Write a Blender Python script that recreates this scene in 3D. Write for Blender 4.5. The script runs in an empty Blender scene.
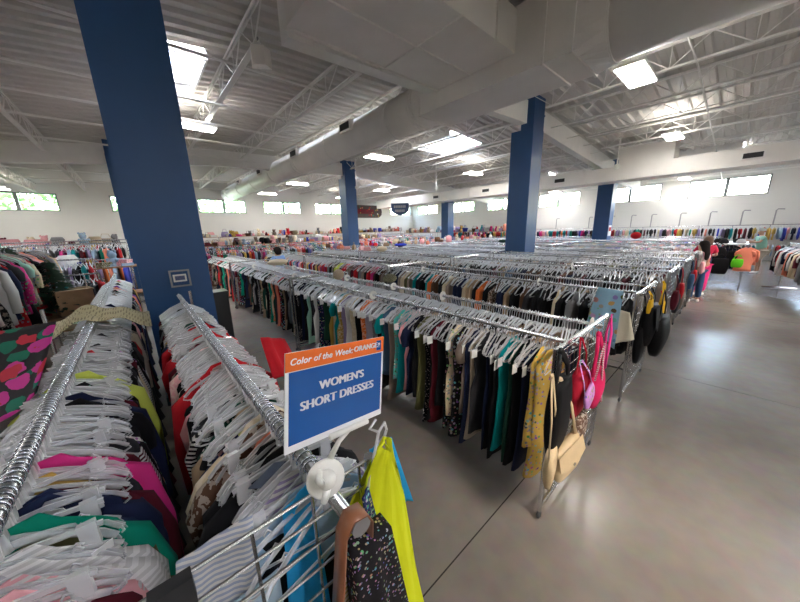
import bpy, math, random
from mathutils import Vector, Matrix
PI = math.pi
R = math.radians
C = bpy.context.scene.collection
sc = bpy.context.scene
rnd = random.Random(7)

# ------------------------------------------------------------------ materials
MATS = {}
def nmat(name):
    m = bpy.data.materials.new(name); m.use_nodes = True
    nt = m.node_tree
    b = nt.nodes['Principled BSDF']
    MATS[name] = m
    return m, nt, b
def simple(name, col, rough=0.5, metal=0.0, spec=0.5, noise=0.0, nscale=8.0):
    m, nt, b = nmat(name)
    b.inputs['Roughness'].default_value = rough
    b.inputs['Metallic'].default_value = metal
    b.inputs['Specular IOR Level'].default_value = spec
    if noise > 0:
        tc = nt.nodes.new('ShaderNodeTexCoord'); n = nt.nodes.new('ShaderNodeTexNoise')
        n.inputs['Scale'].default_value = nscale; n.inputs['Detail'].default_value = 5
        r = nt.nodes.new('ShaderNodeValToRGB')
        r.color_ramp.elements[0].position = 0.3; r.color_ramp.elements[1].position = 0.7
        r.color_ramp.elements[0].color = [c*(1-noise) for c in col] + [1]
        r.color_ramp.elements[1].color = [min(1, c*(1+noise)) for c in col] + [1]
        nt.links.new(tc.outputs['Object'], n.inputs['Vector'])
        nt.links.new(n.outputs['Fac'], r.inputs['Fac']); nt.links.new(r.outputs['Color'], b.inputs['Base Color'])
    else:
        b.inputs['Base Color'].default_value = (*col, 1)
    return m
def emit(name, col, s):
    m = bpy.data.materials.new(name); m.use_nodes = True; nt = m.node_tree; nt.nodes.clear()
    e = nt.nodes.new('ShaderNodeEmission'); o = nt.nodes.new('ShaderNodeOutputMaterial')
    e.inputs[0].default_value = (*col, 1); e.inputs[1].default_value = s
    nt.links.new(e.outputs[0], o.inputs[0]); return m

M_deck = simple('painted_deck', (0.64, 0.61, 0.57), 0.6, noise=0.05, nscale=1.5)
M_steel = simple('painted_steel', (0.86, 0.84, 0.80), 0.5, noise=0.03, nscale=3)
M_duct = simple('painted_duct', (0.84, 0.80, 0.75), 0.42, noise=0.05, nscale=1.2)
M_wall = simple('painted_wall', (0.74, 0.73, 0.70), 0.7, noise=0.03, nscale=0.6)
M_blue = simple('blue_paint', (0.018, 0.075, 0.215), 0.42, noise=0.08, nscale=1.0)
M_chrome = simple('chrome', (0.56, 0.57, 0.59), 0.27, metal=1.0)
M_hook = simple('hook_steel', (0.68, 0.72, 0.80), 0.22, metal=1.0)
M_grey = simple('grey_metal', (0.35, 0.35, 0.36), 0.35, metal=0.8)
M_dark = simple('dark_plastic', (0.02, 0.02, 0.022), 0.45)
M_white = simple('white_plastic', (0.80, 0.79, 0.74), 0.35)
M_frame = simple('window_frame', (0.22, 0.24, 0.25), 0.4)
M_signblue = simple('sign_blue', (0.012, 0.10, 0.36), 0.22)
M_signorange = simple('sign_orange', (0.85, 0.17, 0.03), 0.25)
M_signwhite = simple('sign_white', (0.85, 0.86, 0.88), 0.25)
M_box = simple('cardboard', (0.52, 0.35, 0.19), 0.8, noise=0.1)
M_leather = simple('brown_leather', (0.26, 0.095, 0.04), 0.35, noise=0.15, nscale=20)
M_beige = simple('beige_leather', (0.60, 0.46, 0.27), 0.45, noise=0.08, nscale=12)
M_blackleather = simple('black_leather', (0.006, 0.006, 0.007), 0.55, spec=.12)
M_wood = simple('brown_wood', (0.25, 0.13, 0.06), 0.55, noise=0.2, nscale=9)
M_tag = simple('paper_tag', (0.85, 0.85, 0.83), 0.6)
M_lamp = emit('fluorescent', (1.0, 0.97, 0.92), 22.0)
M_added_uplight = emit('added_uplight', (1.0, 0.96, 0.90), 16.0)  # added glow on top of the lamps, brightens the ceiling
M_leaf = simple('tree_leaves', (0.11, 0.24, 0.06), 0.6, noise=0.5, nscale=4)
M_bark = simple('bark', (0.12, 0.08, 0.05), 0.9)
M_fir = simple('artificial_fir', (0.012, 0.05, 0.02), 0.7, noise=0.4, nscale=30)
M_skin = simple('skin_warm', (0.50, 0.29, 0.19), 0.5)
M_hair = simple('dark_hair', (0.007, 0.005, 0.005), 0.75, spec=.15)
M_ground = simple('outside_ground', (0.35, 0.36, 0.28), 0.9, noise=0.2)
M_shoe = simple('white_shoe', (0.75, 0.75, 0.73), 0.5)

def floor_mat():
    m, nt, b = nmat('polished_concrete')
    N = nt.nodes.new; L = nt.links.new
    tc = N('ShaderNodeTexCoord')
    n1 = N('ShaderNodeTexNoise'); n1.inputs['Scale'].default_value = 0.55; n1.inputs['Detail'].default_value = 4; n1.inputs['Roughness'].default_value = .6
    r1 = N('ShaderNodeValToRGB'); r1.color_ramp.elements[0].position = .32; r1.color_ramp.elements[1].position = .68
    r1.color_ramp.elements[0].color = (0.19, 0.168, 0.145, 1); r1.color_ramp.elements[1].color = (0.275, 0.25, 0.222, 1)
    n2 = N('ShaderNodeTexNoise'); n2.inputs['Scale'].default_value = 9; n2.inputs['Detail'].default_value = 6
    mx = N('ShaderNodeMix'); mx.data_type = 'RGBA'; mx.blend_type = 'MULTIPLY'; mx.inputs['Factor'].default_value = .30
    L(tc.outputs['Object'], n1.inputs['Vector']); L(tc.outputs['Object'], n2.inputs['Vector'])
    L(n1.outputs['Fac'], r1.inputs['Fac']); L(r1.outputs['Color'], mx.inputs['A']); L(n2.outputs['Color'], mx.inputs['B'])
    # saw-cut joints
    sx = N('ShaderNodeSeparateXYZ'); L(tc.outputs['Object'], sx.inputs[0])
    outs = []
    for ax, off in (('X', 5.45), ('Y', 0.92)):
        a = N('ShaderNodeMath'); a.operation = 'SUBTRACT'; a.inputs[1].default_value = off - 4.7*20; L(sx.outputs[ax], a.inputs[0])
        d = N('ShaderNodeMath'); d.operation = 'MODULO'; d.inputs[1].default_value = 4.7; L(a.outputs[0], d.inputs[0])
        c = N('ShaderNodeMath'); c.operation = 'LESS_THAN'; c.inputs[1].default_value = 0.009; L(d.outputs[0], c.inputs[0])
        outs.append(c)
    mm = N('ShaderNodeMath'); mm.operation = 'MAXIMUM'; L(outs[0].outputs[0], mm.inputs[0]); L(outs[1].outputs[0], mm.inputs[1])
    m2 = N('ShaderNodeMix'); m2.data_type = 'RGBA'; L(mm.outputs[0], m2.inputs['Factor']); L(mx.outputs['Result'], m2.inputs['A'])
    m2.inputs['B'].default_value = (0.04, 0.035, 0.03, 1)
    L(m2.outputs['Result'], b.inputs['Base Color'])
    rr = N('ShaderNodeMapRange'); rr.inputs['To Min'].default_value = .16; rr.inputs['To Max'].default_value = .34
    b.inputs['Roughness'].default_value = .24
    b.inputs['Specular IOR Level'].default_value = 0.6
    return m
M_floor = floor_mat()

def clear_mat(name, tr, col=(0.86, 0.89, 0.93), rough=.12):
    m = bpy.data.materials.new(name); m.use_nodes = True; nt = m.node_tree
    b = nt.nodes['Principled BSDF']; o = nt.nodes['Material Output']
    b.inputs['Base Color'].default_value = (*col, 1); b.inputs['Roughness'].default_value = rough
    b.inputs['Specular IOR Level'].default_value = 0.9
    t = nt.nodes.new('ShaderNodeBsdfTransparent'); mx = nt.nodes.new('ShaderNodeMixShader'); 
    lw = nt.nodes.new('ShaderNodeLayerWeight'); lw.inputs[0].default_value = .45
    mr = nt.nodes.new('ShaderNodeMapRange'); mr.inputs['To Min'].default_value = 1-tr-.12; mr.inputs['To Max'].default_value = min(1, 1-tr+.4)
    nt.links.new(lw.outputs['Facing'], mr.inputs['Value']); nt.links.new(mr.outputs[0], mx.inputs[0])
    nt.links.new(t.outputs[0], mx.inputs[1]); nt.links.new(b.outputs[0], mx.inputs[2]); nt.links.new(mx.outputs[0], o.inputs[0])
    return m
M_clear = clear_mat('clear_plastic', .60, (0.97, 0.98, 1.0), .05)
M_glass = clear_mat('window_glass', .88, (0.8, 0.9, 0.95), .03)
M_skylight = clear_mat('skylight_plastic', .55, (0.9, 0.92, 0.95), .4)

def fabric_mats():
    """base colour is the object's own colour, patterns are procedural"""
    out = {}
    for kind in ('plain', 'bigfloral', 'tinyfloral', 'floral', 'stripe', 'blotch', 'knit', 'dots'):
        m, nt, b = nmat('fabric_' + kind); N = nt.nodes.new; L = nt.links.new
        b.inputs['Roughness'].default_value = .85; b.inputs['Specular IOR Level'].default_value = .2
        oi = N('ShaderNodeObjectInfo'); tc = N('ShaderNodeTexCoord'); src = oi.outputs['Color']
        n = N('ShaderNodeTexNoise'); n.inputs['Scale'].default_value = 14; n.inputs['Detail'].default_value = 3
        L(tc.outputs['Object'], n.inputs['Vector'])
        if kind in ('floral', 'bigfloral', 'tinyfloral'):
            v = N('ShaderNodeTexVoronoi'); v.inputs['Scale'].default_value = {'floral': 30, 'bigfloral': 12, 'tinyfloral': 95}[kind]; L(tc.outputs['Object'], v.inputs['Vector'])
            hs = N('ShaderNodeHueSaturation'); hs.inputs['Saturation'].default_value = .8; hs.inputs['Value'].default_value = .5
            L(v.outputs['Color'], hs.inputs['Color'])
            ad = N('ShaderNodeMath'); ad.operation = 'MULTIPLY_ADD'; ad.inputs[1].default_value = .5; L(n.outputs['Fac'], ad.inputs[0]); L(v.outputs['Distance'], ad.inputs[2])
            lt = N('ShaderNodeMath'); lt.operation = 'LESS_THAN'; lt.inputs[1].default_value = .58; L(ad.outputs[0], lt.inputs[0])
            mx = N('ShaderNodeMix'); mx.data_type = 'RGBA'; L(lt.outputs[0], mx.inputs['Factor']); L(src, mx.inputs['A']); L(hs.outputs[0], mx.inputs['B'])
            src = mx.outputs['Result']
        elif kind == 'stripe':
            w = N('ShaderNodeTexWave'); w.bands_direction = 'Z'; w.inputs['Scale'].default_value = 22; L(tc.outputs['Object'], w.inputs['Vector'])
            lt = N('ShaderNodeMath'); lt.operation = 'LESS_THAN'; lt.inputs[1].default_value = .5; L(w.outputs['Fac'], lt.inputs[0])
            mx = N('ShaderNodeMix'); mx.data_type = 'RGBA'; L(lt.outputs[0], mx.inputs['Factor']); L(src, mx.inputs['A']); mx.inputs['B'].default_value = (.55, .54, .52, 1)
            src = mx.outputs['Result']
        elif kind == 'blotch':
            n2 = N('ShaderNodeTexNoise'); n2.inputs['Scale'].default_value = 38; n2.inputs['Detail'].default_value = 2; L(tc.outputs['Object'], n2.inputs['Vector'])
            gt = N('ShaderNodeMath'); gt.operation = 'GREATER_THAN'; gt.inputs[1].default_value = .52; L(n2.outputs['Fac'], gt.inputs[0])
            inv = N('ShaderNodeMix'); inv.data_type = 'RGBA'; inv.inputs['Factor'].default_value = .38; L(src, inv.inputs['A']); inv.inputs['B'].default_value = (.8, .72, .62, 1)
            mx = N('ShaderNodeMix'); mx.data_type = 'RGBA'; L(gt.outputs[0], mx.inputs['Factor']); L(src, mx.inputs['A']); L(inv.outputs['Result'], mx.inputs['B'])
            src = mx.outputs['Result']
        elif kind == 'dots':
            v = N('ShaderNodeTexVoronoi'); v.inputs['Scale'].default_value = 55; v.inputs['Randomness'].default_value = .8; L(tc.outputs['Object'], v.inputs['Vector'])
            lt = N('ShaderNodeMath'); lt.operation = 'LESS_THAN'; lt.inputs[1].default_value = .3; L(v.outputs['Distance'], lt.inputs[0])
            mx = N('ShaderNodeMix'); mx.data_type = 'RGBA'; L(lt.outputs[0], mx.inputs['Factor']); L(src, mx.inputs['A']); mx.inputs['B'].default_value = (.55, .5, .45, 1)
            src = mx.outputs['Result']
        elif kind == 'knit':
            v = N('ShaderNodeTexVoronoi'); v.inputs['Scale'].default_value = 60; v.inputs['Randomness'].default_value = .1; L(tc.outputs['Object'], v.inputs['Vector'])
            lt = N('ShaderNodeMath'); lt.operation = 'LESS_THAN'; lt.inputs[1].default_value = .33; L(v.outputs['Distance'], lt.inputs[0])
            mx = N('ShaderNodeMix'); mx.data_type = 'RGBA'; L(lt.outputs[0], mx.inputs['Factor']); L(src, mx.inputs['A']); mx.inputs['B'].default_value = (.12, .10, .07, 1)
            src = mx.outputs['Result']
        L(src, b.inputs['Base Color'])
        bp = N('ShaderNodeBump'); bp.inputs['Strength'].default_value = .25; bp.inputs['Distance'].default_value = .02
        L(n.outputs['Fac'], bp.inputs['Height']); L(bp.outputs[0], b.inputs['Normal'])
        out[kind] = m
    # for merged masses: colour from a face attribute
    m, nt, b = nmat('fabric_mass'); a = nt.nodes.new('ShaderNodeAttribute'); a.attribute_name = 'col'
    nt.links.new(a.outputs['Color'], b.inputs['Base Color']); b.inputs['Roughness'].default_value = .85
    out['mass'] = m
    return out
FAB = fabric_mats()
M_hangermass = simple('clear_plastic_mass', (0.74, 0.77, 0.81), 0.2, spec=.8)

# ------------------------------------------------------------------ mesh builder
class MB:
    def __init__(s): s.v = []; s.f = []; s.fc = []; s.c = (1, 1, 1)
    def add(s, vs, fs):
        o = len(s.v); s.v.extend(vs)
        for f in fs: s.f.append(tuple(i+o for i in f)); s.fc.append(s.c)
    def box(s, a, b, M=None):
        x0, y0, z0 = a; x1, y1, z1 = b
        vs = [Vector(p) for p in ((x0,y0,z0),(x1,y0,z0),(x1,y1,z0),(x0,y1,z0),(x0,y0,z1),(x1,y0,z1),(x1,y1,z1),(x0,y1,z1))]
        if M: vs = [M @ p for p in vs]
        s.add(vs, [(0,3,2,1),(4,5,6,7),(0,1,5,4),(1,2,6,5),(2,3,7,6),(3,0,4,7)]); return s
    def tube(s, pts, r, n=6, cap=True, up=None, flat=1.0):
        pts = [Vector(p) for p in pts]; k = len(pts)
        rr = r if isinstance(r, (list, tuple)) else [r]*k
        vs = []; u = None
        for i in range(k):
            t = (pts[min(i+1, k-1)] - pts[max(i-1, 0)])
            t = t.normalized() if t.length > 1e-9 else Vector((0,0,1))
            if up is not None: u0 = Vector(up)
            elif u is None: u0 = Vector((0,0,1)) if abs(t.z) < .9 else Vector((1,0,0))
            else: u0 = u
            u = (u0 - t*u0.dot(t))
            u = u.normalized() if u.length > 1e-6 else t.orthogonal().normalized()
            w = t.cross(u)
            for j in range(n):
                a = 2*PI*(j+.5)/n
                vs.append(pts[i] + u*math.cos(a)*rr[i]*flat + w*math.sin(a)*rr[i])
        fs = [(i*n+j, i*n+(j+1) % n, (i+1)*n+(j+1) % n, (i+1)*n+j) for i in range(k-1) for j in range(n)]
        if cap: fs += [tuple(range(n-1, -1, -1)), tuple(range((k-1)*n, k*n))]
        s.add(vs, fs); return s
    def bar(s, a, b, r, n=4): return s.tube([a, b], r, n)
    def ring_loft(s, rings, cap=True):
        n = len(rings[0]); vs = [Vector(p) for r_ in rings for p in r_]
        fs = [(i*n+j, i*n+(j+1) % n, (i+1)*n+(j+1) % n, (i+1)*n+j) for i in range(len(rings)-1) for j in range(n)]
        if cap: fs += [tuple(range(n-1, -1, -1)), tuple(range((len(rings)-1)*n, len(rings)*n))]
        s.add(vs, fs); return s
    def lathe(s, prof, c=(0,0,0), n=14):
        return s.ring_loft([[(c[0]+r*math.cos(2*PI*j/n), c[1]+r*math.sin(2*PI*j/n), c[2]+z) for j in range(n)] for r, z in prof])
    def ball(s, c, r, n=10, m=6, sc3=(1,1,1)):
        c = Vector(c)
        return s.ring_loft([[c+Vector((math.cos(2*PI*j/n)*math.sin(PI*i/m)*r*sc3[0], math.sin(2*PI*j/n)*math.sin(PI*i/m)*r*sc3[1], -math.cos(PI*i/m)*r*sc3[2])) for j in range(n)] for i in [0.15]+list(range(1, m))+[m-.15]])
    def prism(s, poly, d, M=None):
        """poly: list of (x,z); extruded along y from 0 to d"""
        n = len(poly); vs = [Vector((x, 0, z)) for x, z in poly] + [Vector((x, d, z)) for x, z in poly]
        if M: vs = [M @ p for p in vs]
        s.add(vs, [tuple(range(n)), tuple(range(2*n-1, n-1, -1))] + [((i+1) % n, i, i+n, (i+1) % n+n) for i in range(n)]); return s
    def mesh(s, name, mat, smooth=False, col=False):
        me = bpy.data.meshes.new(name); me.from_pydata([tuple(p) for p in s.v], [], s.f)
        if mat: me.materials.append(mat)
        if smooth: me.polygons.foreach_set('use_smooth', [True]*len(me.polygons))
        if col:
            at = me.attributes.new('col', 'FLOAT_COLOR', 'FACE')
            at.data.foreach_set('color', [x for c in s.fc for x in (*c, 1.0)])
        me.update(); return me
    def build(s, name, mat, parent=None, smooth=False, loc=None, col=False):
        return link(name, s.mesh(name, mat, smooth, col), parent, loc)
def link(name, me, parent=None, loc=None):
    o = bpy.data.objects.new(name, me); C.objects.link(o)
    if parent: o.parent = parent
    if loc: o.location = loc
    return o
def tag(o, label=None, cat=None, group=None, kind=None):
    if label: o['label'] = label
    if cat: o['category'] = cat
    if group: o['group'] = group
    if kind: o['kind'] = kind
    return o
def thing(name, label, cat, loc=(0,0,0), rz=0, group=None):
    o = bpy.data.objects.new(name, None); C.objects.link(o); o.empty_display_size = .05
    o.location = loc; o.rotation_euler = (0, 0, rz)
    return tag(o, label, cat, group)
def copy_tree(o, parent=None):
    c = o.copy(); C.objects.link(c); c.parent = parent
    for ch in kids.get(o.name, []): copy_tree(ch, c)
    return c
kids = {}
def struct(name, mb, mat, smooth=False): return tag(mb.build(name, mat, smooth=smooth), kind='structure')

# ------------------------------------------------------------------ camera (eye held 2.15 m above the floor)
cam = bpy.data.cameras.new('camera'); co = bpy.data.objects.new('camera', cam); C.objects.link(co)
cam.sensor_width = 36; cam.lens = 294.74/800*36; cam.clip_start = .02; cam.clip_end = 300
yaw, pit, rol = R(41.091), R(13.65), R(-1.6436)
fw = Vector((math.sin(yaw)*math.cos(pit), math.cos(yaw)*math.cos(pit), -math.sin(pit)))
r0 = Vector((math.cos(yaw), -math.sin(yaw), 0)); u0 = r0.cross(fw)
rt = math.cos(rol)*r0 + math.sin(rol)*u0; up = -math.sin(rol)*r0 + math.cos(rol)*u0
mw = Matrix((rt, up, -fw)).transposed().to_4x4(); mw.translation = Vector((0, 0, 2.15))
co.matrix_world = mw; sc.camera = co

# ------------------------------------------------------------------ the shell
X0, X1, Y0, Y1 = -12.0, 25.0, -13.0, 26.0
ZD = [(-14, 4.2), (-3, 5.2), (3, 5.75), (9.8, 5.93), (19, 5.3), (26, 4.8)]
def zd(x):
    for (a, za), (b, zb) in zip(ZD, ZD[1:]):
        if x <= b: return za + (zb-za)*(x-a)/(b-a)
    return ZD[-1][1]
struct('floor', MB().box((X0, Y0, -.2), (X1, Y1, 0)), M_floor)
tag(MB().box((-60, -60, -.4), (80, 80, -.25)).build('ground', M_ground), kind='structure')

def wall_with_windows(name, axis, pos, t, lo, hi, ztop, wins):
    """wall slab (thickness t outward) with rectangular openings; wins = (a, b, z0, z1)"""
    mb = MB(); cuts = sorted(wins); a0 = lo
    def bx(a, b, z0, z1):
        if b-a < 1e-4 or z1-z0 < 1e-4: return
        if axis == 'Y': mb.box((a, pos, z0), (b, pos+t, z1))
        else: mb.box((pos, a, z0), (pos+t, b, z1))
    for a, b, z0, z1 in cuts:
        bx(a0, a, 0, ztop); bx(a, b, 0, z0); bx(a, b, z1, ztop); a0 = b
    bx(a0, hi, 0, ztop)
    return struct(name, mb, M_wall)
winA = [(a, a+3.15, 3.70, 4.66) for a in (-10.5, -6.0, -0.7, 3.85, 8.3, 12.8, 17.3, 21.6)]
winB = [(a, b, 3.43+.012*a, 4.40+.012*a) for a, b in ((-10, -6.9), (-5.3, -2.2), (-.56, 2.5), (3.73, 6.9), (8.28, 11.3), (12.9, 16.0), (17.45, 20.6), (22.1, 25.2))]
wall_with_windows('wall_far', 'Y', Y1, .25, X0, X1+.25, 6.4, winA)
wall_with_windows('wall_right', 'X', X1, .25, Y0, Y1, 6.4, winB)
struct('wall_left', MB().box((X0-.25, Y0, 0), (X0, Y1, 6.4)), M_wall)
struct('wall_back', MB().box((X0-.25, Y0-.25, 0), (X1+.25, Y0, 6.4)), M_wall)
wn = 0
for axis, wins in (('Y', winA), ('X', winB)):
    for a, b, z0, z1 in wins:
        wn += 1; fr = MB(); gl = MB(); mid = a+(b-a)*(.52 if axis == 'Y' else .5); f = .06
        def bb(m, p0, p1, q0, q1, d0, d1):
            if axis == 'Y': m.box((p0, Y1+d0, q0), (p1, Y1+d1, q1))
            else: m.box((X1+d0, p0, q0), (X1+d1, p1, q1))
        for p in ((a, a+f), (b-f, b), (mid-.075, mid+.075)): bb(fr, p[0], p[1], z0, z1, .04, .12)
        bb(fr, a, b, z0, z0+f, .04, .12); bb(fr, a, b, z1-f, z1, .04, .12)
        bb(gl, a+f, b-f, z0+f, z1-f, .075, .085)
        w = struct('window_%d' % wn, fr, M_frame)
        gl.build('pane', M_glass, w)

# corrugated deck with skylight openings (ribs run along X)
SKY = [(10.2, 12.3, 8.4, 10.5), (0.5, 1.66, 7.5, 9.3), (9.9, 12.1, 16.2, 18.3), (19.6, 21.6, 8.4, 10.5), (19.6, 21.6, 0.6, 2.7), (0.4, 1.9, -4.5, -2.4), (9.9, 12.1, -4.5, -2.4), (-6, -4, 8.4, 10.5), (14.2, 16.0, 16.2, 18.3)]
P = .3
xs = sorted(set([X0-.25] + [x for x, _ in ZD if X0 < x < X1] + [X1+.25] + [q for s in SKY for q in s[:2]]))
mb = MB(); ny = int((Y1-Y0)/P)+1
for i in range(ny):
    y = Y0 + i*P
    prof = [(y, 0), (y+.11, 0), (y+.14, .065), (y+.27, .065), (y+P, 0)]
    for xa, xb in zip(xs, xs[1:]):
        xm = (xa+xb)/2
        if any(s[0] <= xm <= s[1] and s[2] <= y+.15 <= s[3] for s in SKY): continue
        for (ya, za), (yb, zb) in zip(prof, prof[1:]):
            mb.add([Vector((xa, ya, zd(xa)+za)), Vector((xb, ya, zd(xb)+za)), Vector((xb, yb, zd(xb)+zb)), Vector((xa, yb, zd(xa)+zb))], [(0,1,2,3)])
deck = struct('ceiling', mb, M_deck)
# sheet edges closing the roof above the deck so that no light leaks between ribs
for k, s in enumerate(SKY):
    zc = zd((s[0]+s[1])/2)
    t = thing('skylight', ['rectangular skylight above the middle rows beyond the round duct', 'rectangular skylight beside the nearest blue column', 'far skylight beyond the duct over the back shelves', 'skylight over the right half of the hall near the far corner', 'skylight over the right aisle near the window wall', 'skylight behind the camera on the left', 'skylight behind the camera on the right', 'skylight over the far left racks', 'far skylight to the right over the back rows'][k], 'skylight', (s[0], s[2], zc))
    c = MB(); W = s[1]-s[0]; D = s[3]-s[2]
    for a, b in (((-.04, -.04), (W+.04, 0)), ((-.04, D), (W+.04, D+.04)), ((-.04, 0), (0, D)), ((W, 0), (W+.04, D))): c.box((a[0], a[1], -.12), (b[0], b[1], .42))
    c.build('curb', M_steel, t)
    MB().box((-.02, -.02, .38), (W+.02, D+.02, .39)).build('dome', M_skylight, t)
    m = MB()
    m.box((0, D*.5-.02, .0), (W, D*.5+.02, .03)); m.build('crossbar', M_steel, t)

# columns
S = .70
cols = [(-.03, 4.60, 'large blue square column standing closest to the camera'), (9.5, 4.62, 'blue square column in the middle rows left of the right aisle'),
        (9.3, 15.0, 'blue square column beyond the round duct near the back shelves'), (18.9, 4.75, 'blue square column farthest right, behind the white duct'),
        (18.9, 15.6, 'small distant blue column between the far wall corner and the middle column'), (-.25, 15.1, 'blue column almost hidden behind the nearest column')]
for k, (x, y, lab) in enumerate(cols):
    o = thing('blue_column', lab, 'column', (x, y, 0)); zt = zd(x)
    m = MB(); zz = 5.0 if k else 5.6
    m.box((0, 0, 0), (S, S, zz)); m.build('shaft', M_blue, o)
    m = MB().box((0.01, 0.01, zz), (S-.01, .40, zt-.02)); m.box((.01, .01, zz+.42), (S+.04, .46, zz+.46)); m.build('column_head', M_blue, o)
    MB().box((-.02, -.02, 0), (S+.02, S+.02, .12)).build('base_trim', M_dark, o)

# girders along X
for gy, lab in ((4.97, 'white roof girder running over the nearest row of blue columns'), (15.35, 'white roof girder over the back row of blue columns'), (-5.4, 'white roof girder behind the camera')):
    m = MB()
    for xa, xb in zip([X0]+[x for x, _ in ZD[1:-1]], [x for x, _ in ZD[1:-1]]+[X1]):
        if 4 < gy < 6:
            if xb <= 3: continue
            if xa == 3: xa = 2.2
        za, zb = zd(xa)-.14, zd(xb)-.14
        vs = [Vector(p) for p in ((xa, gy-.13, za-.62), (xb, gy-.13, zb-.62), (xb, gy+.13, zb-.62), (xa, gy+.13, za-.62), (xa, gy-.13, za), (xb, gy-.13, zb), (xb, gy+.13, zb), (xa, gy+.13, za))]
        m.add(vs, [(0,3,2,1),(4,5,6,7),(0,1,5,4),(1,2,6,5),(2,3,7,6),(3,0,4,7)])
    tag(m.build('roof_girder', M_steel), lab, 'roof beam')

# open-web joists along Y
JX = [-9.2, -7.3, -5.4, -3.5, -1.6, .25, 2.05, 4.03, 5.93, 7.8, 9.5, 11.2, 12.9, 14.7, 16.5, 18.3, 20.1, 21.9, 23.7]
def joist_meshes(Lb):
    t = MB(); b = MB(); w = MB()
    for sx in (-.035, .015): t.box((sx, 0, -.05), (sx+.02, Lb, 0)); b.box((sx, .55, -.52), (sx+.02, Lb-.55, -.475))
    t.box((-.035, 0, -.006), (.035, Lb, 0)); b.box((-.055, .55, -.52), (.055, Lb-.55, -.512))
    n = int(round((Lb-.2)/1.2)); st = (Lb-.2)/n
    for i in range(n):
        y = .1+i*st
        w.bar((0, y, -.03), (0, y+st/2, -.5), .013); w.bar((0, y+st/2, -.5), (0, y+st, -.03), .013)
        w.bar((0, y+st/2, -.5), (0, y+st/2, -.03), .010)
    return t.mesh('top_chord', M_steel), b.mesh('bottom_chord', M_steel), w.mesh('web', M_steel)
bays = [(-5.27, 4.84, 'camera bay'), (5.10, 15.22, 'middle bay'), (15.48, 25.98, 'far bay')]
for ya, yb, bn in bays:
    ms = joist_meshes(yb-ya)
    for jx in JX:
        if jx == .25 and ya < 6 and ya > -6: pass
        z = zd(jx)-.005
        o = thing('roof_joist', None, 'roof joist', (jx, ya, z), 0)
        side = 'left of the round duct' if jx < 5 else ('beside the round duct' if jx < 9 else 'right of the round duct')
        o['label'] = 'white open-web roof joist in the %s %s' % (bn, side); o['group'] = 'roof joists in the %s %s' % (bn, side)
        for n_, me in zip(('top_chord', 'bottom_chord', 'web'), ms): link(n_, me, o)
# bridging rods / conduits across the joists
for k, (y, z, xa, xb) in enumerate([(8.15, 4.95, -12, 4.2), (9.6, 4.95, -12, 4.2), (11.3, 4.95, -12, 4.2), (13.4, 4.93, -12, 4.2), (7.2, 5.42, -12, 4.6), (19, 4.9, -12, 5), (22, 4.9, -12, 5)]):
    tag(MB().tube([(xa, y, z), (xb, y, z)], .028, 6).build('ceiling_rod', M_steel), ['thin white rod crossing the ceiling, nearest of the left ones', 'second thin white rod crossing the left ceiling', 'third thin white rod crossing the left ceiling', 'fourth white rod just before the far left girder', 'high thin conduit crossing under the deck on the left', 'thin rod in the far left bay', 'farthest thin rod in the left bay'][k], 'ceiling rod')
for k, (x, y) in enumerate([(12.6, 2.6), (13.9, 1.2), (16.8, 2.2), (11.2, 6.4), (15.2, 6.6), (12, 12), (16.5, 12)]):
    tag(MB().tube([(x, y-4, zd(x)-.5), (x, y+3.5, zd(x)-.5)], .014, 6).build('sprinkler_pipe', M_steel), 'thin white pipe under the roof joists on the right side', 'pipe', 'thin pipes under the right-hand roof')
for k, x in enumerate((10.6, 12.2, 13.8)):
    m = MB().tube([(x, -5.2, zd(x)-.25), (x, 4.8, zd(x)-.25)], .02, 6)
for k, y in enumerate((1.2, -1.4)):
    tag(MB().tube([(7.2, y, 5.35), (9.8, y, 5.38), (19, y, 4.75), (24.8, y, 4.33)], .02, 6).build('bridging_rod', M_steel), ['white bridging rod crossing the right joists, farther one', 'white bridging rod crossing the right joists, nearer one'][k], 'ceiling rod')

# ducts
def smooth_by(o): 
    o.data.polygons.foreach_set('use_smooth', [True]*len(o.data.polygons))
CX, CZ, CR = 5.85, 5.03, .46
d = thing('round_duct', 'white round ventilation duct running to the far window wall', 'duct', (CX, 5.7, CZ))
MB().tube([(0, 0, 0), (0, 20.3, 0)], CR, 28, flat=1).build('duct_tube', M_duct, d, smooth=True)
for y in [.02, .9, 4.2, 6.9, 7.15, 10, 13, 16, 19]: MB().tube([(0, y, 0), (0, y+.05, 0)], CR+.018, 28).build('duct_collar', M_duct, d)
for y in (2.7, 6.6, 11, 15):
    m = MB(); M = Matrix.Translation((-CR-.04, y, .16))
    m.box((-.04, -.30, -.13), (.16, .30, .13), M); f = m.build('register', M_duct, d)
    g = MB(); g.box((-.052, -.25, -.09), (-.042, .25, .09), M); g.build('grille', M_dark, f)
d = thing('round_duct', 'short length of white round duct passing over the camera on the right', 'duct', (CX+.1, -6, CZ+.04))
MB().tube([(0, 0, 0), (0, 7.75, 0)], CR+.06, 28).build('duct_tube', M_duct, d, smooth=True)
for y in (.5, 3, 5.6, 7.7): MB().tube([(0, y, 0), (0, y+.05, 0)], CR+.08, 28).build('duct_collar', M_duct, d)
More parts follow.
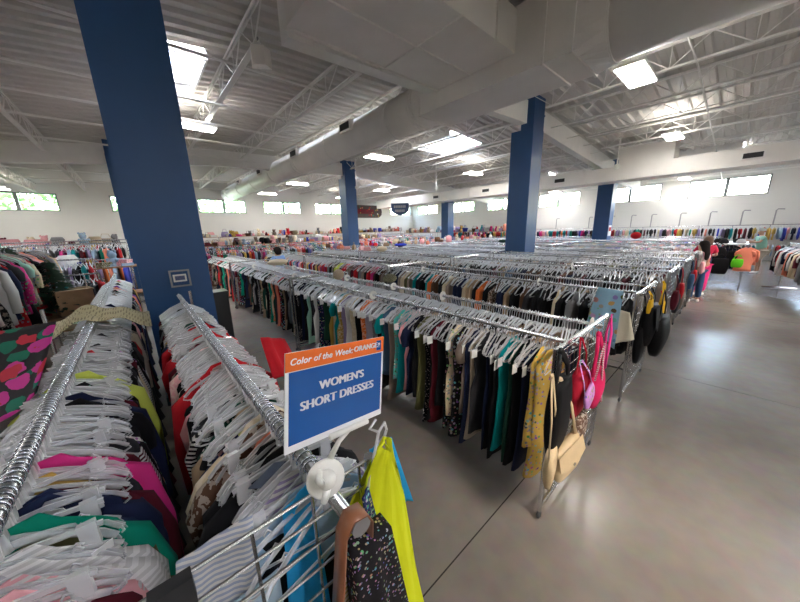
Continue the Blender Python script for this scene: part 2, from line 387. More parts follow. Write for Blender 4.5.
# plenum between the two round lengths
pl = thing('duct_plenum', 'big white rectangular duct box joining the round ducts', 'duct', (0, 0, 0))
m = MB(); xa, xb, za, zb = 5.38, 6.52, 4.66, 5.66
m.box((xa, 2.1, za), (xb, 5.35, zb)); m.build('duct_box', M_duct, pl)
def ringR(y, r, n=24): return [(CX+.05+r*math.cos(2*PI*j/n+PI/4), y, CZ+.02+r*math.sin(2*PI*j/n+PI/4)) for j in range(n)]
def ringS(y, n=24):
    out = []
    for j in range(n):
        a = 2*PI*j/n+PI/4; c, s_ = math.cos(a), math.sin(a); k = 1/max(abs(c), abs(s_))
        out.append(((xa+xb)/2+c*k*(xb-xa)/2, y, (za+zb)/2+s_*k*(zb-za)/2))
    return out
MB().ring_loft([ringS(5.35), ringR(5.7, CR)]).build('transition', M_duct, pl)
MB().ring_loft([ringR(1.72, CR+.06), ringS(2.1)]).build('transition', M_duct, pl)
for y in (1.72, 2.12, 2.55, 5.32, 5.66):
    m = MB(); e = .03
    if 2 < y < 5.5:
        m.box((xa-e, y-.02, za-e), (xa, y+.02, zb)); m.box((xb, y-.02, za-e), (xb+e, y+.02, zb)); m.box((xa-e, y-.02, za-e), (xb+e, y+.02, za))
    else: m.tube([(CX+.05, y-.02, CZ+.02), (CX+.05, y+.02, CZ+.02)], CR+.05, 24)
    m.build('flange', M_duct, pl)
# wide flat duct crossing from the left into the plenum
fd = thing('flat_duct', 'wide flat white duct crossing overhead beside the round duct', 'duct', (0, 0, 0))
m = MB().box((2.15, 3.02, 4.98), (5.36, 4.74, 5.6)); m.build('duct_box', M_duct, fd)
m = MB(); m.box((2.13, 3.9, 4.955), (5.36, 3.93, 4.98)); m.box((3.9, 3.0, 4.955), (3.93, 4.76, 4.98)); m.box((2.12, 3.0, 4.95), (2.16, 4.76, 5.0)); m.box((2.12, 4.72, 4.95), (5.36, 4.76, 5.0)); m.box((4.75, 2.99, 4.95), (4.8, 3.02, 5.6)); m.build('seam', M_duct, fd)
# right rectangular duct
rd = thing('rectangular_duct', 'long white rectangular duct running in front of the right window wall', 'duct', (0, 0, 0))
MB().box((16, -8, 3.93), (17.1, 21, 4.50)).build('duct_box', M_duct, rd)
MB().box((15.98, 2.2, 3.95), (17.12, 3.95, 5.18)).build('riser_box', M_duct, rd)
for y in (-5.5, -1.4, 5.2, 8.4, 11.5, 14.5): MB().box((15.97, y, 3.90), (17.13, y+.05, 4.53)).build('flange', M_duct, rd)
for y in (-.1, 6.0, 10.1, 14.0, -4):
    f = MB().box((15.96, y, 4.12), (16.0, y+.55, 4.34)).build('vent', M_steel, rd)
    MB().box((15.95, y+.05, 4.15), (15.965, y+.5, 4.31)).build('grille', M_dark, f)
wd = MB().box((22.1, 1.5, 4.6), (22.9, 20, 4.70)); tag(wd.build('cable_tray', M_steel), 'flat white tray hanging below the roof by the right window wall', 'tray')

# lights
lamp_parts = []
def lamp(x, y, lab, grp=None, L=1.22, W=.48, z=4.92):
    o = thing('ceiling_light', lab, 'ceiling light', (x, y, z), 0, grp)
    if not lamp_parts:
        h = MB(); h.box((-L/2, -W/2, 0), (L/2, W/2, .05)); h.box((-L/2+.1, -.1, .05), (L/2-.1, .1, .1)); lamp_parts.append(h.mesh('housing', M_white))
        e = MB(); e.box((-L/2+.03, -W/2+.03, -.012), (L/2-.03, W/2-.03, -.001)); lamp_parts.append(e.mesh('diffuser', M_lamp))
        ul = MB()  # added upward strips that light the deck, not part of the fixture
        for sy in (-.17, .17): ul.box((-L/2+.08, sy-.05, .051), (L/2-.08, sy+.05, .058))
        lamp_parts.append(ul.mesh('added_uplight_strip', M_added_uplight))
        r_ = MB(); 
        for sx in (-.5, .5): r_.bar((sx, 0, .1), (sx, 0, .75), .004)
        lamp_parts.append(r_.mesh('hanging_wire', M_grey))
    for n_, me in zip(('housing', 'diffuser', 'added_uplight_strip', 'hanging_wire'), lamp_parts): link(n_, me, o)
names = {(7.8, 1.9): 'bright ceiling light nearest on the right beside the rectangular plenum', (14.2, 2.25): 'bright ceiling light right of the distant riser box over the aisle',
         (7.9, 9.95): 'long ceiling light beyond the round duct in the middle', (14.1, 10.25): 'ceiling light left of the middle blue column', (1.6, 9.9): 'ceiling light just right of the nearest blue column below the skylight'}
xn = {-4.6: 'far left', 1.6: 'in line with the nearest column', 7.85: 'just right of the round duct', 14.15: 'between middle column and right duct', 20.6: 'beyond the right rectangular duct'}
yn = {-10.2: 'deep behind the camera', -5.9: 'just behind the camera', 2.05: 'first row', 10.0: 'second row', 17.9: 'third row', 23.3: 'last row by the far wall'}
for x in xn:
    for y in yn:
        if (x, y) == (1.6, 2.05): continue
        lab = None
        for (a, b), l in names.items():
            if abs(a-x)+abs(b-y) < .6: lab = l
        lamp(x, 1.85 if (x, y) == (7.85, 2.05) else y, lab or 'ceiling light, %s, %s' % (yn[y], xn[x]), z=min(4.92, zd(x)-.55) if x < 20 else 4.55)
for k, (x, y, l) in enumerate([(23.6, 2.6, 'low ceiling light close to the right window wall by the aisle'), (23.6, 9.5, 'low ceiling light above the window behind the column')]): lamp(x, y, l, z=4.45)
# drop poles with round heads, speaker
for k, (x, y, zt, zb, lab) in enumerate([(13.0, 11.6, 5.5, 4.35, 'white drop pole with a round head left of the distant column'), (9.6, 14.3, 5.6, 4.5, 'white drop pole with a round head in front of the back column'), (15.6, 3.9, 5.4, 4.5, 'white drop pole near the right riser box')]):
    o = thing('drop_pole', lab, 'ceiling pole', (x, y, 0)); MB().bar((0, 0, zd(x)+.01), (0, 0, zb), .025, 8).build('pole', M_steel, o); MB().ball((0, 0, zb-.06), .11).build('camera_dome', M_white, o, True)
o = thing('loudspeaker', 'small white speaker box hanging from a left roof joist', 'speaker', (2.1, 5.78, 4.98), R(-30))
m = MB(); m.ring_loft([[(-.10, -.12, z*1.0-.14), (.10, -.12, z-.14), (.16, .12, z-.1), (-.16, .12, z-.1)] for z in (0, .28)]); m.build('cabinet', M_duct, o)
MB().bar((0, 0, .15), (0, 0, .3), .015, 6).build('bracket', M_grey, o)

# ------------------------------------------------------------------ outside: trees and sky
def tree(x, y, h, s, lab):
    o = thing('tree', lab, 'tree', (x, y, -.25)); r_ = random.Random(int(x*7+y))
    MB().tube([(0, 0, 0), (.1, 0, h*.5), (0, .1, h*.8)], [.25, .18, .08], 8).build('trunk', M_bark, o)
    f = MB()
    for i in range(int(900*s)):
        a = r_.uniform(0, 2*PI); q = r_.random()**.5; zz = r_.uniform(-1, 1); rad = math.sqrt(max(0, 1-zz*zz))*q*h*.42
        c = Vector((math.cos(a)*rad, math.sin(a)*rad, h*.62+zz*h*.36)); u = Vector((r_.gauss(0,1), r_.gauss(0,1), r_.gauss(0,1))).normalized(); v = u.orthogonal().normalized(); k = .16+.18*r_.random()
        f.add([c-u*k, c-v*k*.6, c+u*k, c+v*k*.6], [(0,1,2,3)])
    f.build('foliage', M_leaf, o)
for k, (x, y, h) in enumerate([(-9, 31, 8), (-5.5, 33, 9), (-3, 32, 7.5), (1, 34, 8), (6.5, 34, 7), (9, 38, 8.5), (13.5, 34, 7.5), (17, 36, 9), (21, 33, 8), (24.5, 34, 9), (29, 31, 8), (31, 23, 7.5), (33, 18.5, 8), (36, 14, 5), (12, 40, 7)]):
    tree(x, y, h, 1.0, ['leafy tree outside the far left window', 'leafy tree seen through the leftmost window panes', 'leafy tree just right of the leftmost window', 'tree hidden behind the nearest column outside', 'tree outside the window right of the big column', 'tall tree outside between the second and third far windows', 'tree outside the third far window', 'tree outside behind the back column', 'tree outside the far corner window', 'tree outside by the building corner', 'tree outside beyond the corner', 'tree outside the first window of the right wall', 'tree outside the second window of the right wall', 'low tree outside the right wall', 'distant tree outside the far wall'][k])
w = bpy.data.worlds.new('world'); sc.world = w; w.use_nodes = True; nt = w.node_tree
bg = nt.nodes['Background']; sky = nt.nodes.new('ShaderNodeTexSky'); sky.sky_type = 'NISHITA'; sky.sun_disc = False
sky.sun_elevation = R(55); sky.sun_rotation = R(200); sky.air_density = 1.3; sky.dust_density = 3.0
mix = nt.nodes.new('ShaderNodeMix'); mix.data_type = 'RGBA'; mix.inputs['Factor'].default_value = .55; mix.inputs['B'].default_value = (.21, .23, .25, 1)
nt.links.new(sky.outputs[0], mix.inputs['A']); nt.links.new(mix.outputs['Result'], bg.inputs[0]); bg.inputs[1].default_value = 8.0

# ------------------------------------------------------------------ colours (name -> linear rgb)
PAL = {'black': (.008,.008,.010), 'charcoal': (.03,.03,.035), 'navy': (.010,.016,.05), 'white': (.72,.71,.69), 'cream': (.62,.52,.36), 'tan': (.38,.27,.17), 'beige': (.50,.42,.32),
 'brown': (.10,.05,.03), 'olive': (.10,.10,.04), 'dark green': (.01,.05,.035), 'teal': (.0,.26,.28), 'turquoise': (.10,.50,.45), 'mint': (.35,.62,.50), 'yellow': (.62,.42,.09), 'lime': (.55,.62,.10),
 'gold': (.42,.27,.06), 'orange': (.72,.17,.04), 'coral': (.75,.24,.15), 'red': (.48,.012,.02), 'burgundy': (.10,.01,.02), 'pink': (.70,.34,.36), 'magenta': (.60,.03,.20), 'lilac': (.30,.24,.40),
 'purple': (.14,.03,.22), 'royal blue': (.03,.05,.40), 'light blue': (.32,.45,.60), 'sky blue': (.02,.32,.66), 'denim blue': (.06,.12,.22), 'grey': (.20,.20,.21), 'light grey': (.45,.45,.46), 'emerald': (.0,.22,.14), 'taupe': (.22,.17,.14)}
PATW = {'plain': '', 'floral': 'floral ', 'stripe': 'striped ', 'blotch': 'mottled ', 'knit': 'open-knit ', 'dots': 'dotted '}

# ------------------------------------------------------------------ garments: meshes hang below z=0 (the rail centre); x is across the shoulders
def w2_(w, t, w0, kind): return max(w, w0*.93) if t < .3 and kind != 'pants' else w
def garment_mesh(name, L, kind, seed, n=16, rows=9, w0=.20, thick=.028, sleeves=0.0, zt=-.105):
    r_ = random.Random(seed); mb = MB(); ph = r_.uniform(0, 6); kf = r_.choice((3, 4, 5)); sway = r_.uniform(-.012, .012)
    rings = []
    for i in range(rows):
        t = i/(rows-1); z = zt - .012 - t*L
        if kind == 'dress': w = w0*(.45+.55*min(1, t*7)) if t < .15 else w0*(1-.24*math.sin(min(1, (t-.15)/.35)*PI) + .10*t)
        elif kind == 'gown': w = w0*(.42+.5*min(1, t*8)) * (1-.25*t*(1-t)*4*.6) + .05*t
        elif kind == 'coat': w = w0*(.40+.62*min(1, t*6)) + .012*t
        elif kind == 'pants': w = w0*(.72 + .05*t)
        else: w = w0*(.42+.58*min(1, t*5))
        th = thick*(.35+.65*min(1, t*5))*(1+.25*t)
        ring = []
        for j in range(n):
            a = 2*PI*j/n; f = 1+.28*math.sin(kf*a+ph+t*2.5)*min(1, t*2.5)
            sh = max(0, .09*abs(math.cos(a))**1.3*(1-t*9)) if t < .11 else 0
            drop = -.10*abs(math.cos(a))**1.5 if i == 0 else (-.05*abs(math.cos(a)) if i == 1 else 0)
            ring.append(((w2_(w, t, w0, kind))*math.cos(a)*(1+.03*math.sin(2*t*6+ph)), th*math.sin(a)*f + sway*math.sin(t*5+ph) + .006*math.sin(9*t+ph+2*math.cos(a)), z+drop+(.012*math.sin(a*3+ph) if i == rows-1 else 0)))
        rings.append(ring)
    w2 = w0*(.93 if kind != 'pants' else .72)
    cap_ = []
    for ww, zz, tt in ((.055, zt+.022, .006), (w2*.45, zt-.005, thick*.3), (w2*.8, zt-.040, thick*.5), (w2*.95, zt-.062, thick*.6), (w2*1.01, zt-.088, thick*.75)):
        cap_.append([(ww*math.cos(2*PI*j/n), tt*math.sin(2*PI*j/n), zz+.012*math.cos(2*PI*j/n)*math.sin(ph)) for j in range(n)])
    mb.ring_loft(cap_ + rings[2:])
    if sleeves > 0:
        for s in (-1, 1):
            b = Vector((s*w0*.90, 0, zt-.10)); dx = .05+.02*r_.random()
            pts = [b+Vector((-s*.05, 0, .02)), b+Vector((s*.02, .0, -.03)), b+Vector((s*dx*.8, .006, -sleeves*.5)), b+Vector((s*dx*.7, -.006, -sleeves))]
            mb.tube(pts, [.035, .045, .042, .038], 8, up=(0, 1, 0))
    return mb.mesh(name, FAB['plain'], smooth=True)
GM = {'long dress': [garment_mesh('dress', 1.02, 'gown', 1), garment_mesh('dress', 1.06, 'gown', 2, thick=.034), garment_mesh('dress', .98, 'dress', 3, thick=.026)],
      'short dress': [garment_mesh('dress', .84, 'dress', 4, sleeves=.18), garment_mesh('dress', .78, 'gown', 5, thick=.034), garment_mesh('dress', .88, 'dress', 6)],
      'blouse': [garment_mesh('blouse', .60, 'top', 7, sleeves=.30, thick=.022), garment_mesh('blouse', .56, 'top', 8, sleeves=.15, thick=.02), garment_mesh('blouse', .62, 'top', 9, thick=.022, sleeves=.42)],
      'coat': [garment_mesh('coat', .72, 'coat', 10, sleeves=.58, thick=.04, w0=.215), garment_mesh('coat', .66, 'coat', 11, sleeves=.55, thick=.036, w0=.21)],
      'trousers': [garment_mesh('trousers', .86, 'pants', 12, w0=.17, thick=.024)],
      'skirt': [garment_mesh('skirt', .6, 'pants', 13, w0=.19, thick=.03)]}
tagm = MB(); tagm.box((-.245, -.034, -.275), (-.185, -.030, -.195)); tagmesh = tagm.mesh('price_tag', M_tag)
registry = []   # (object, base text, where, neighbours text) for the labels
def garment(kind, colr, pat, loc, rz=0.0, where='', variant=None, scale=(1,1,1), pt=False, tilt=0.0):
    ms = GM[kind]; me = ms[rnd.randrange(len(ms)) if variant is None else variant]
    o = link({'long dress': 'dress', 'short dress': 'dress'}.get(kind, kind), me, None, loc)
    o.rotation_euler = (tilt, 0, rz); o.scale = scale
    c = PAL[colr]; j = .88+.24*rnd.random(); o.color = (c[0]*j, c[1]*j, c[2]*j, 1)
    if pat != 'plain':
        o.material_slots[0].link = 'OBJECT'; o.material_slots[0].material = FAB[pat]
    o['category'] = {'long dress': 'dress', 'short dress': 'dress', 'trousers': 'trousers', 'skirt': 'skirt', 'coat': 'coat', 'blouse': 'shirt'}[kind]
    registry.append([o, colr + ' ' + PATW[pat] + kind, where])
    if pt: link('price_tag', tagmesh, o)
    return o
def finish_labels():
    """name neighbours until every label singles out one garment; look-alikes that stay share a group"""
    from collections import Counter
    reg = registry; base = [r[1] for r in reg]; wh = [r[2] for r in reg]; n = len(reg)
    lab = ['%s %s' % (base[i], wh[i]) for i in range(n)]
    short = [b.rsplit(' ', 1)[0].replace(' long', '').replace(' short', '') for b in base]
    def nb(i, d): return short[i+d] if 0 <= i+d < n and wh[i+d].split(',')[0] == wh[i].split(',')[0] and 'low' not in wh[i] else None
    for level in (1, 2):
        c = Counter(lab); new = list(lab)
        for i in range(n):
            if c[lab[i]] > 1:
                a, b = nb(i, -1), nb(i, 1)
                t = None
                if level == 1 and a: t = '%s behind a %s one %s' % (base[i], a, wh[i])
                if level == 2 and a and b: t = '%s between %s and %s ones %s' % (base[i], a, b, wh[i])
                if t and len(t.split()) <= 16: new[i] = t
        lab = new
    c = Counter(lab)
    for i in range(n):
        reg[i][0]['label'] = lab[i]
        if c[lab[i]] > 1: reg[i][0]['group'] = 'look-alikes: ' + lab[i]

# ------------------------------------------------------------------ hangers
def hanger_shape(mb, seg=7, n=5, hw=.205, rr=.0045, clip=False, low=False):
    """clear shoulder hanger body below the hook; origin is the rail centre"""
    arm = []
    for i in range(seg+1):
        t = i/seg; x = t*hw; z = -.085 - .10*t**1.25 - (.012 if i == seg else 0); arm.append(Vector((x, 0, z)))
    pts = [Vector((-p.x, 0, p.z)) for p in reversed(arm[1:])] + arm
    flat = 1.9
    mb.tube(pts, rr, n, up=(0, 0, 1), flat=flat)
    if not low:
        mb.tube([(-hw, 0, -.197), (-hw-.006, 0, -.21), (-hw+.012, 0, -.219), (0, 0, -.219), (hw-.012, 0, -.219), (hw+.006, 0, -.21), (hw, 0, -.197)], rr*.8, 4, up=(0, 1, 0))
        mb.tube([(0, 0, -.05), (0, 0, -.098)], [.007, .012], 6)
        for s in (-1, 1): mb.tube([(s*.115, 0, -.135), (s*.128, 0, -.118), (s*.14, 0, -.13)], .003, 4)
def hook_shape(mb, rail=.021, seg=9, n=4, r=.0030):
    q = rail+r; pts = []
    for i in range(seg+1):
        a = R(200) - R(215)*i/seg; pts.append((math.cos(a)*q, 0, math.sin(a)*q))
    pts += [(q*.55, 0, -q*1.05), (0, 0, -.040), (0, 0, -.06)]
    mb.tube(pts, r, n)
h1 = MB(); hanger_shape(h1); H1 = h1.mesh('hanger', M_clear, smooth=True)
h2 = MB(); hanger_shape(h2, hw=.19, rr=.0065)
h2.tube([(-.16, 0, -.175), (.16, 0, -.175)], .004, 4); H2 = h2.mesh('hanger', M_clear, smooth=True)
# clip hanger: long bar with two clips
h3 = MB(); h3.tube([(0, 0, -.05), (0, 0, -.09)], .006, 6)
h3.tube([(-.17, 0, -.115), (-.05, 0, -.095), (.05, 0, -.095), (.17, 0, -.115)], .006, 5, flat=1.6)
for s in (-1, 1): h3.box((s*.14-.018, -.008, -.165), (s*.14+.018, .008, -.095))
H3 = h3.mesh('hanger', M_clear)
hk = MB(); hook_shape(hk); HK = hk.mesh('hook', M_hook, smooth=True)
def hanger(x, y, z, rz, tx, label, grp, v, ty=0.0, named=None):
    o = link('hanger', (H1, H2, H3)[v], None, (x, y, z)); o.rotation_euler = (tx, ty, rz)
    tag(o, label, 'hanger', grp); link('hook', HK, o); return o
mass_h = MB()
th = MB(); hanger_shape(th, seg=2, n=3, low=True, rr=.0075); th.tube([(.0, 0, -.09), (.012, 0, -.02), (.02, 0, .006), (0, 0, .024), (-.02, 0, .004)], .0034, 3, cap=False)
th.tube([(-.20, 0, -.215), (.20, 0, -.215)], .006, 3, cap=False)
TH = (th.v, th.f)
mass_g = MB()
def low_garment(L, w0, th_, sl):
    m = MB(); rings = []
    for t in (0, .12, .5, 1):
        w = w0*(.45 if t == 0 else 1-.12*math.sin(t*PI)); z = -.115-t*L
        rings.append([(w*math.cos(2*PI*j/8), th_*(.5 if t == 0 else 1)*math.sin(2*PI*j/8)*(1+.3*math.sin(3*j+t*4)), z-(.07*abs(math.cos(2*PI*j/8)) if t == 0 else 0)) for j in range(8)])
    m.ring_loft(rings)
    if sl:
        for s in (-1, 1): m.tube([(s*w0*.85, 0, -.19), (s*(w0+.05), 0, -.24), (s*(w0+.045), 0, -.19-sl)], .034, 5)
    return (m.v, m.f)
LG = {'dress': [low_garment(.95, .2, .022, 0), low_garment(.85, .2, .026, .15)], 'top': [low_garment(.6, .2, .02, .25), low_garment(.66, .2, .024, .5)]}
def put(mass, T, x, y, z, rz, tx=0.0, sc3=(1,1,1)):
    vs, fs = T; c, s = math.cos(rz), math.sin(rz); o = len(mass.v)
    for v in vs:
        a, b, d = v[0]*sc3[0], v[1]*sc3[1]+v[2]*tx, v[2]*sc3[2]
        mass.v.append((x+a*c-b*s, y+a*s+b*c, z+d))
    for f in fs: mass.f.append(tuple(i+o for i in f)); mass.fc.append(mass.c)

# ------------------------------------------------------------------ racks
def grid_panel(mb, w, z0, z1, step=.076, r=.0028, plane='X'):
    """wire grid in the XZ plane"""
    n = int(round(w/step))
    for i in range(n+1): mb.bar((i*w/n, 0, z0), (i*w/n, 0, z1), r*1.1, 4)
    k = int(round((z1-z0)/step))
    for i in range(k+1): mb.bar((0, -.006, z0+i*(z1-z0)/k), (w, -.006, z0+i*(z1-z0)/k), r, 4)
def clothes_rack(lab, grp, x, y, L, W=1.12, zr=1.33, rails=(.28, .84), grid_end=True, base=.07, tops=None):
    o = thing('clothes_rack', lab, 'clothes rack', (x, y, 0), 0, grp)
    for q in rails: MB().tube([(q, -.04, zr), (q, L+.04, zr)], .016, 8).build('rail', M_chrome, o, True)
    for ye in (0, L):
        f = MB(); f.bar((0, ye, base), (0, ye, zr+.04), .016, 6); f.bar((W, ye, base), (W, ye, zr+.04), .016, 6); f.bar((0, ye, zr+.03), (W, ye, zr+.03), .014, 6); f.bar((0, ye, .12), (W, ye, .12), .014, 6)
        f.build('end_frame', M_chrome, o)
        if grid_end and ye == 0:
            g = MB(); grid_panel(g, W, .15, zr+.02); gp = g.build('grid_panel', M_chrome, o); gp.location = (0, -.02, 0)
        for q in (0, W):
            wv = MB(); wv.ball((q, ye, .035), .034, 8, 5, (1, .5, 1)); wv.build('wheel', M_dark, o)
    m = MB(); m.bar((W/2, 0, .2), (W/2, L, .2), .012, 6); m.build('base_bar', M_chrome, o)
    return o
ordn = ['first', 'second', 'third', 'fourth', 'fifth', 'sixth', 'seventh', 'eighth', 'ninth', 'tenth']
ROWS = []
RX = [1.92, 4.14, 6.36, 8.30, 10.35, 12.55, 14.75, 16.95, 19.75, 21.9]
for k in range(10):
    x = RX[k]; units = 3 if k < 7 else 4; L = 4.35
    for u in range(units):
        clothes_rack('long chrome garment rack, %s row right of the sign, %s' % (ordn[k], ['unit ending at the aisle', 'unit just behind the aisle end', 'third unit from the aisle', 'farthest unit'][u]), None, x, .68+u*(L+.12), L, grid_end=(u == 0 and k < 5))
    ROWS.append((x, .74, .68+units*(L+.12)-.15))
    # shelf-like size rings
ring = MB(); 
ring.lathe([(.055, -.003), (.055, .003)], n=16)
def size_ring(x, y, z, lab, grp, r=.058):
    m = MB(); m.tube([(0, -.003, 0), (0, .003, 0)], r, 18); o = m.build('size_divider', M_white, None, False, (x, y, z)); tag(o, lab, 'size divider', grp); return o
for k, (x, ys) in enumerate([(2.2, (3.05, 5.6, 8.2)), (2.76, (.72, 2.35, 3.3, 4.6, 7)), (4.42, (1.9, 4.3, 6.4)), (6.62, (2.2, 5.2))]):
    for y in ys: size_ring(x, y, 1.33, 'round white size divider on the %s rail of the right-hand racks' % ordn[k], 'size dividers on the %s right-hand rail' % ordn[k])

# ---- front rail of the first right row: individual garments, aisle end first
FR = [(.80,'yellow','floral','long dress'),(.865,'yellow','floral','short dress'),(.93,'navy','plain','long dress'),(.99,'black','plain','long dress'),(1.05,'dark green','plain','long dress'),(1.115,'teal','plain','long dress'),
 (1.17,'black','plain','long dress'),(1.225,'black','plain','gown'),(1.28,'navy','plain','long dress'),(1.335,'charcoal','plain','long dress'),(1.40,'beige','plain','long dress'),(1.455,'navy','plain','long dress'),(1.51,'taupe','plain','short dress'),
 (1.57,'black','floral','long dress'),(1.63,'cream','floral','short dress'),(1.70,'black','floral','long dress'),(1.76,'black','plain','short dress'),(1.83,'burgundy','plain','long dress'),(1.90,'black','plain','long dress'),(1.97,'black','dots','long dress'),(2.04,'olive','plain','long dress'),
 (2.12,'black','plain','short dress'),(2.19,'navy','plain','short dress'),(2.27,'pink','plain','short dress'),(2.35,'teal','plain','long dress'),(2.43,'turquoise','floral','short dress'),(2.51,'taupe','plain','long dress'),(2.60,'denim blue','plain','short dress'),
 (2.69,'teal','plain','short dress'),(2.78,'black','plain','long dress'),(2.87,'grey','dots','short dress'),(2.96,'lilac','stripe','long dress'),(3.05,'orange','blotch','long dress'),(3.15,'coral','blotch','long dress'),(3.25,'black','plain','long dress'),
 (3.35,'cream','blotch','long dress'),(3.45,'white','stripe','short dress'),(3.56,'lilac','plain','long dress'),(3.67,'gold','blotch','long dress'),(3.78,'teal','plain','short dress'),(3.89,'cream','plain','long dress'),(4.0,'gold','plain','long dress'),(4.1,'dark green','plain','short dress'),
 (4.22,'navy','dots','long dress'),(4.34,'navy','floral','long dress'),(4.46,'white','plain','long dress'),(4.6,'charcoal','plain','short dress'),(4.74,'mint','plain','long dress')]
bb_ = [('black','plain'),('black','plain'),('navy','plain'),('black','plain'),('charcoal','dots'),('black','plain'),('navy','plain'),('olive','blotch'),('black','plain'),('grey','plain'),('black','plain'),('brown','plain'),('tan','plain'),('black','floral'),('burgundy','floral'),('red','plain'),('coral','plain'),('charcoal','plain'),('dark green','plain'),('orange','blotch'),('cream','plain'),('emerald','plain'),('brown','blotch'),('black','plain')]
y = 4.86; i = 0
while y < 13.8:
    c, p_ = bb_[i % len(bb_)] if i < 24 else rnd.choice(bb_ + [('turquoise','plain'),('tan','plain'),('taupe','blotch'),('mint','plain')])
    FR.append((y, c, p_, rnd.choice(('long dress', 'long dress', 'short dress')))); y += .085 + .008*(y > 8)*6; i += 1
def zone_front(y):
    return 'on the front right rack, ' + ('aisle end' if y < 1.45 else 'behind the sign' if 2.5 < y < 4.2 else 'near the aisle' if y <= 2.5 else 'dark middle' if y < 7.5 else 'far end')
for (y, c, p_, kd) in FR:
    kd = 'long dress' if kd == 'gown' else kd
    garment(kd, c, p_, (2.2+rnd.uniform(-.015, .015), y, 1.33), rnd.uniform(-.22, .22), zone_front(y), pt=rnd.random() < .45 and y < 6, scale=(rnd.uniform(.92, 1.06), rnd.uniform(.85, 1.25), rnd.uniform(.9, 1.04)))
# in-between hangers on the front rail
y = .78; nh = 0
while y < 13.9:
    if y < 2.5: hanger(2.2, y, 1.33, rnd.uniform(-.3, .3), rnd.uniform(-.06, .06), 'clear plastic hanger on the front rail of the nearest right rack', 'clear hangers on the nearest right rack', rnd.choice((0, 0, 1)), rnd.uniform(-.06, .06)); nh += 1
    else: put(mass_h, TH, 2.2, y, 1.33+rnd.uniform(-.01, .01), rnd.uniform(-.3, .3))
    y += .027
# ---- coats on the second right row (individuals to Y=7) and the masses beyond
CO = 'black black taupe taupe black grey black cream black black charcoal brown black tan navy brown black orange black tan cream navy navy taupe cream black brown orange teal black charcoal teal taupe olive cream taupe navy black black black taupe brown black burgundy magenta red black taupe grey charcoal red burgundy black taupe brown red red black lime lime olive taupe black grey'.split()
y = .80
for i, c in enumerate(CO):
    zn = 'on the second right rack, ' + ('aisle end' if y < 2.2 else 'middle' if y < 4.6 else 'far end')
    garment('coat', c, 'blotch' if c in ('taupe', 'brown') and i % 3 == 0 else 'plain', (4.42, y, 1.33), rnd.uniform(-.25, .25), zn, scale=(1, rnd.uniform(.8, 1.2), 1)); y += .115
darks = ['black', 'black', 'navy', 'charcoal', 'black', 'grey', 'taupe', 'brown', 'denim blue', 'black', 'tan', 'burgundy', 'olive', 'charcoal']
brights = darks[:6] + ['red', 'coral', 'magenta', 'pink', 'white', 'cream', 'teal', 'red', 'orange', 'royal blue', 'yellow', 'burgundy', 'emerald', 'lilac', 'light blue']
def mass_rail(x, ya, yb, z, pal, gk, dy=.085, dh=.055, dir_='Y', gz=0, hz=0):
    y = ya
    while y < yb:
        mass_g.c = PAL[rnd.choice(pal)]; T = rnd.choice(LG[gk])
        if dir_ == 'Y': put(mass_g, T, x, y, z+gz, rnd.uniform(-.25, .25), 0, (1, rnd.uniform(.8, 1.3), rnd.uniform(.85, 1.1)))
        else: put(mass_g, T, y, x, z+gz, PI/2+rnd.uniform(-.25, .25), 0, (1, rnd.uniform(.8, 1.3), rnd.uniform(.85, 1.1)))
        y += dy*rnd.uniform(.8, 1.2)
    y = ya
    while y < yb:
        if dir_ == 'Y': put(mass_h, TH, x, y, z+rnd.uniform(-.012, .012)+hz, rnd.uniform(-.35, .35))
        else: put(mass_h, TH, y, x, z+hz, PI/2+rnd.uniform(-.35, .35))
        y += dh*rnd.uniform(.8, 1.2)
mass_rail(2.76, .74, 13.9, 1.33, darks, 'top', .10, .026)
mass_rail(4.42, 8.3, 13.9, 1.33, brights, 'top', .10, .05)
mass_rail(4.42, .8, 8.3, 1.33, darks, 'top', 99, .06)
mass_rail(4.98, .8, 13.9, 1.33, darks, 'top', .11, .04)
for k in range(2, 10):
    x, ya, yb = ROWS[k]
    for q in (.28, .84): mass_rail(x+q, ya+.05, yb, 1.33, darks if k < 6 else brights, 'top', .10 if k < 6 else .13, .048 if k < 6 else .07)

# ------------------------------------------------------------------ the left rack under the camera: two high rails
o = thing('clothes_rack', 'chrome double-rail rack in the left foreground with the blue and orange sign', 'clothes rack', (0, 0, 0))
ZL = 1.50; XA, XB = -.375, .262
MB().tube([(XA, .52, ZL), (XA, 7.6, ZL)], .019, 12).build('rail', M_chrome, o, True)
r2 = MB().tube([(XB, .47, ZL), (XB, 4.1, ZL)], .017, 12).build('rail', M_chrome, o, True)
cp = MB().tube([(XB+.008, .462, ZL+.002), (XB+.008, .47, ZL+.002)], .024, 20).build('rail_cap', M_grey, r2)
g = MB(); 
for i in range(9): g.bar((-.75+i*.138, .60, .2), (-.75+i*.138, .60, ZL+.02), .0042, 6)
for i in range(16): g.bar((-.76, .592, ZL+.03-i*.078), (.375, .592, ZL+.03-i*.078), .0042, 6)
g.build('grid_panel', M_chrome, o)
f = MB(); f.bar((-.78, .6, .12), (.39, .6, .12), .015, 8); f.bar((-.78, .60, .08), (-.78, .60, ZL+.03), .015, 8); f.bar((.39, .60, .08), (.39, .60, ZL+.03), .015, 8); f.build('end_frame', M_chrome, o)
for x, yy in ((-.78, 7.6), (.39, 4.3), (-.78, 4.3)): MB().bar((x, yy, .08), (x, yy, ZL), .015, 8).build('post', M_chrome, o)
for x, y in ((-.78, .6), (.39, .6), (-.78, 7.6), (.39, 4.3)): MB().ball((x, y, .036), .036, 8, 5, (1, .5, 1)).build('wheel', M_dark, o)

